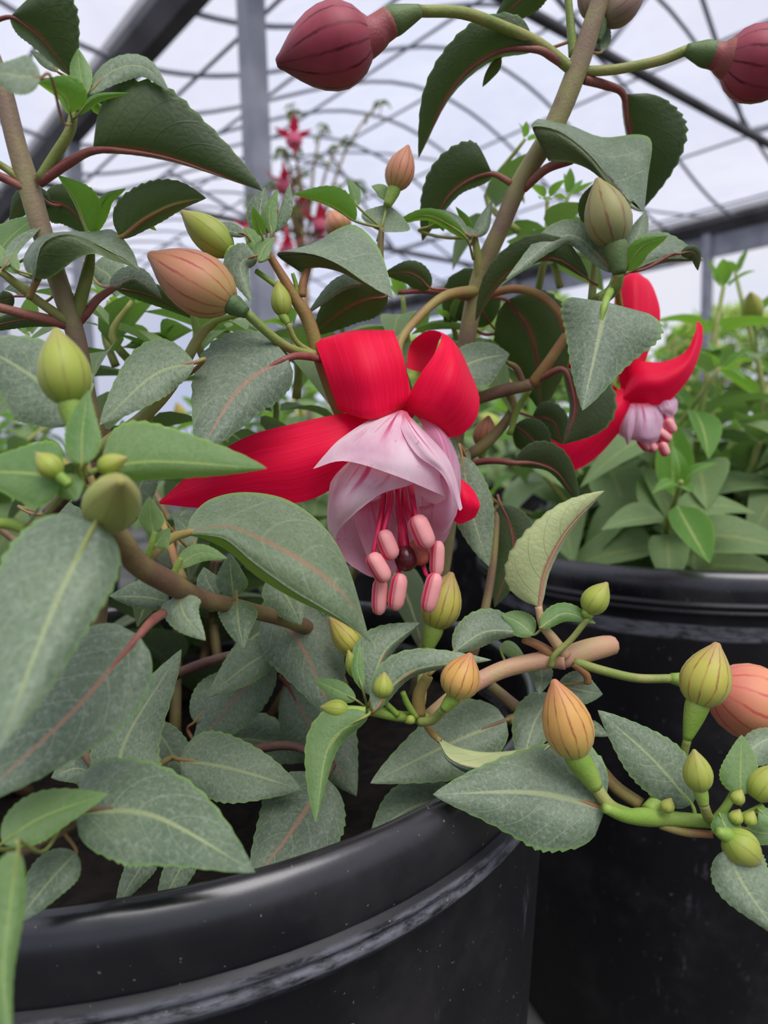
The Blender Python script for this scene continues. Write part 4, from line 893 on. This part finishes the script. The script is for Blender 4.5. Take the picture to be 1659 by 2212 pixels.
for (x0, y0, d0_, x1, y1, d1_, sz) in ((300, 800, .225, 285, 650, .22, .024), (250, 790, .24, 235, 650, .235, .024), (455, 800, .23, 440, 665, .225, .024), (520, 800, .25, 500, 680, .245, .026), (640, 860, .24, 625, 705, .235, .026), (1160, 640, .30, 1182, 430, .29, .028), (880, 760, .26, 870, 640, .255, .026), (960, 820, .26, 975, 690, .255, .026), (1120, 500, .3, 1135, 300, .3, .022), (1210, 620, .3, 1230, 420, .3, .026), (80, 900, .24, 60, 720, .235, .03), (330, 1000, .24, 320, 760, .235, .03), (560, 1000, .25, 590, 820, .245, .03), (760, 830, .26, 740, 690, .255, .03)):
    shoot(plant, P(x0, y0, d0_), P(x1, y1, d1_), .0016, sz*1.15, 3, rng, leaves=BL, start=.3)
# tall airy fuchsia with pink flowers, far behind the left of centre
def pink_flower_mesh():
    V, F, U, mids = [], [], [], []
    def add(v, f, m):
        k = len(V); V.extend(v); F.extend(tuple(i+k for i in q) for q in f); mids.extend([m]*len(f))
    v, f, _ = tube_geo([Vector((0, 0, 0)), Vector((0, 0, -.35)), Vector((0, 0, -.55))], [.05, .07, .11], 8, 4); add(v, f, 0)
    for k in range(4):
        a = k*math.pi/2; dv = Vector((math.cos(a), math.sin(a), 0)); sd = Vector((-math.sin(a), math.cos(a), 0)); rows = []
        for t in (0, .33, .66, 1):
            c = Vector((0, 0, -.5))+dv*(.08+.5*t)+Vector((0, 0, .25*t-.1*math.sin(t*3)))
            w_ = .15*math.sin(math.pi*(t*.85+.15))+.01; rows += [c-sd*w_, c+Vector((0, 0, .03)), c+sd*w_]
        add(rows, grid_faces(3, 2), 0)
    v, f = ring_surface([(.1, -.5), (.24, -.62), (.27, -.78), (.2, -.92)], (0, 0, 0), 10); add(v, f, 1)
    for k in range(3):
        v, f, _ = tube_geo([Vector((0, 0, -.6)), Vector((.05*k-.05, .04, -1.2))], [.02, .025], 5, 2); add(v, f, 0)
    return local_mesh('pink_flower', V, F, ['sepp', 'petin'], None, mids)
PFM = pink_flower_mesh()
tw = P(665, 900, 1.62); tw = Vector((tw.x, tw.y, 0)); far = thing('flowering_fuchsia', 'tall airy fuchsia with hanging pink flowers, beside the steel post', 'plant', (tw.x, tw.y, .2+ZB))
pot((tw.x, tw.y), .15, .25+ZB, 'black nursery pot of the tall airy fuchsia with pink flowers', group='black pots in rows behind')
rng = random.Random(21); hub = P(660, 620, 1.62)
V, F, U = tube_geo([Vector((tw.x, tw.y, .2+ZB)), Vector((tw.x+.01, tw.y, .4)), hub], [.012, .010, .008], 8, 8); mesh_obj('stem', V, F, 'sb', far, U)
for (x, y, d_) in ((632, 262, 1.55), (612, 350, 1.58), (700, 300, 1.62), (745, 330, 1.66), (540, 455, 1.6), (690, 440, 1.6), (618, 490, 1.56), (770, 420, 1.6), (820, 250, 1.7), (650, 400, 1.6), (590, 430, 1.58)):
    tip = P(x, y, d_); midp = (hub+tip)*.5+Vector((0, 0, .09))
    V, F, U = tube_geo([hub, midp, tip+Vector((0, 0, .03)), tip], [.005, .0035, .002, .0012], 6, 14); mesh_obj('stem', V, F, 'sb', far, U)
    cur = catmull([hub, midp, tip+Vector((0, 0, .03)), tip], 20)
    for i in range(5, 20, 3):
        for s_ in (-1, 1): place('leaf', rng.choice(BL), far, cur[i], Vector((rng.gauss(0, .4)+s_, rng.gauss(0, .6), rng.gauss(0, .3)-.2)), Vector((0, 0, 1)), rng.uniform(.018, .032))
    if x not in (700, 745, 820, 770):
        place('flower', PFM, far, tip, Vector((1, .2, 0)), Vector((rng.gauss(0, .2), rng.gauss(0, .2), 1)), .07)
for o in bpy.data.objects:
    if '_org' in o: del o['_org']
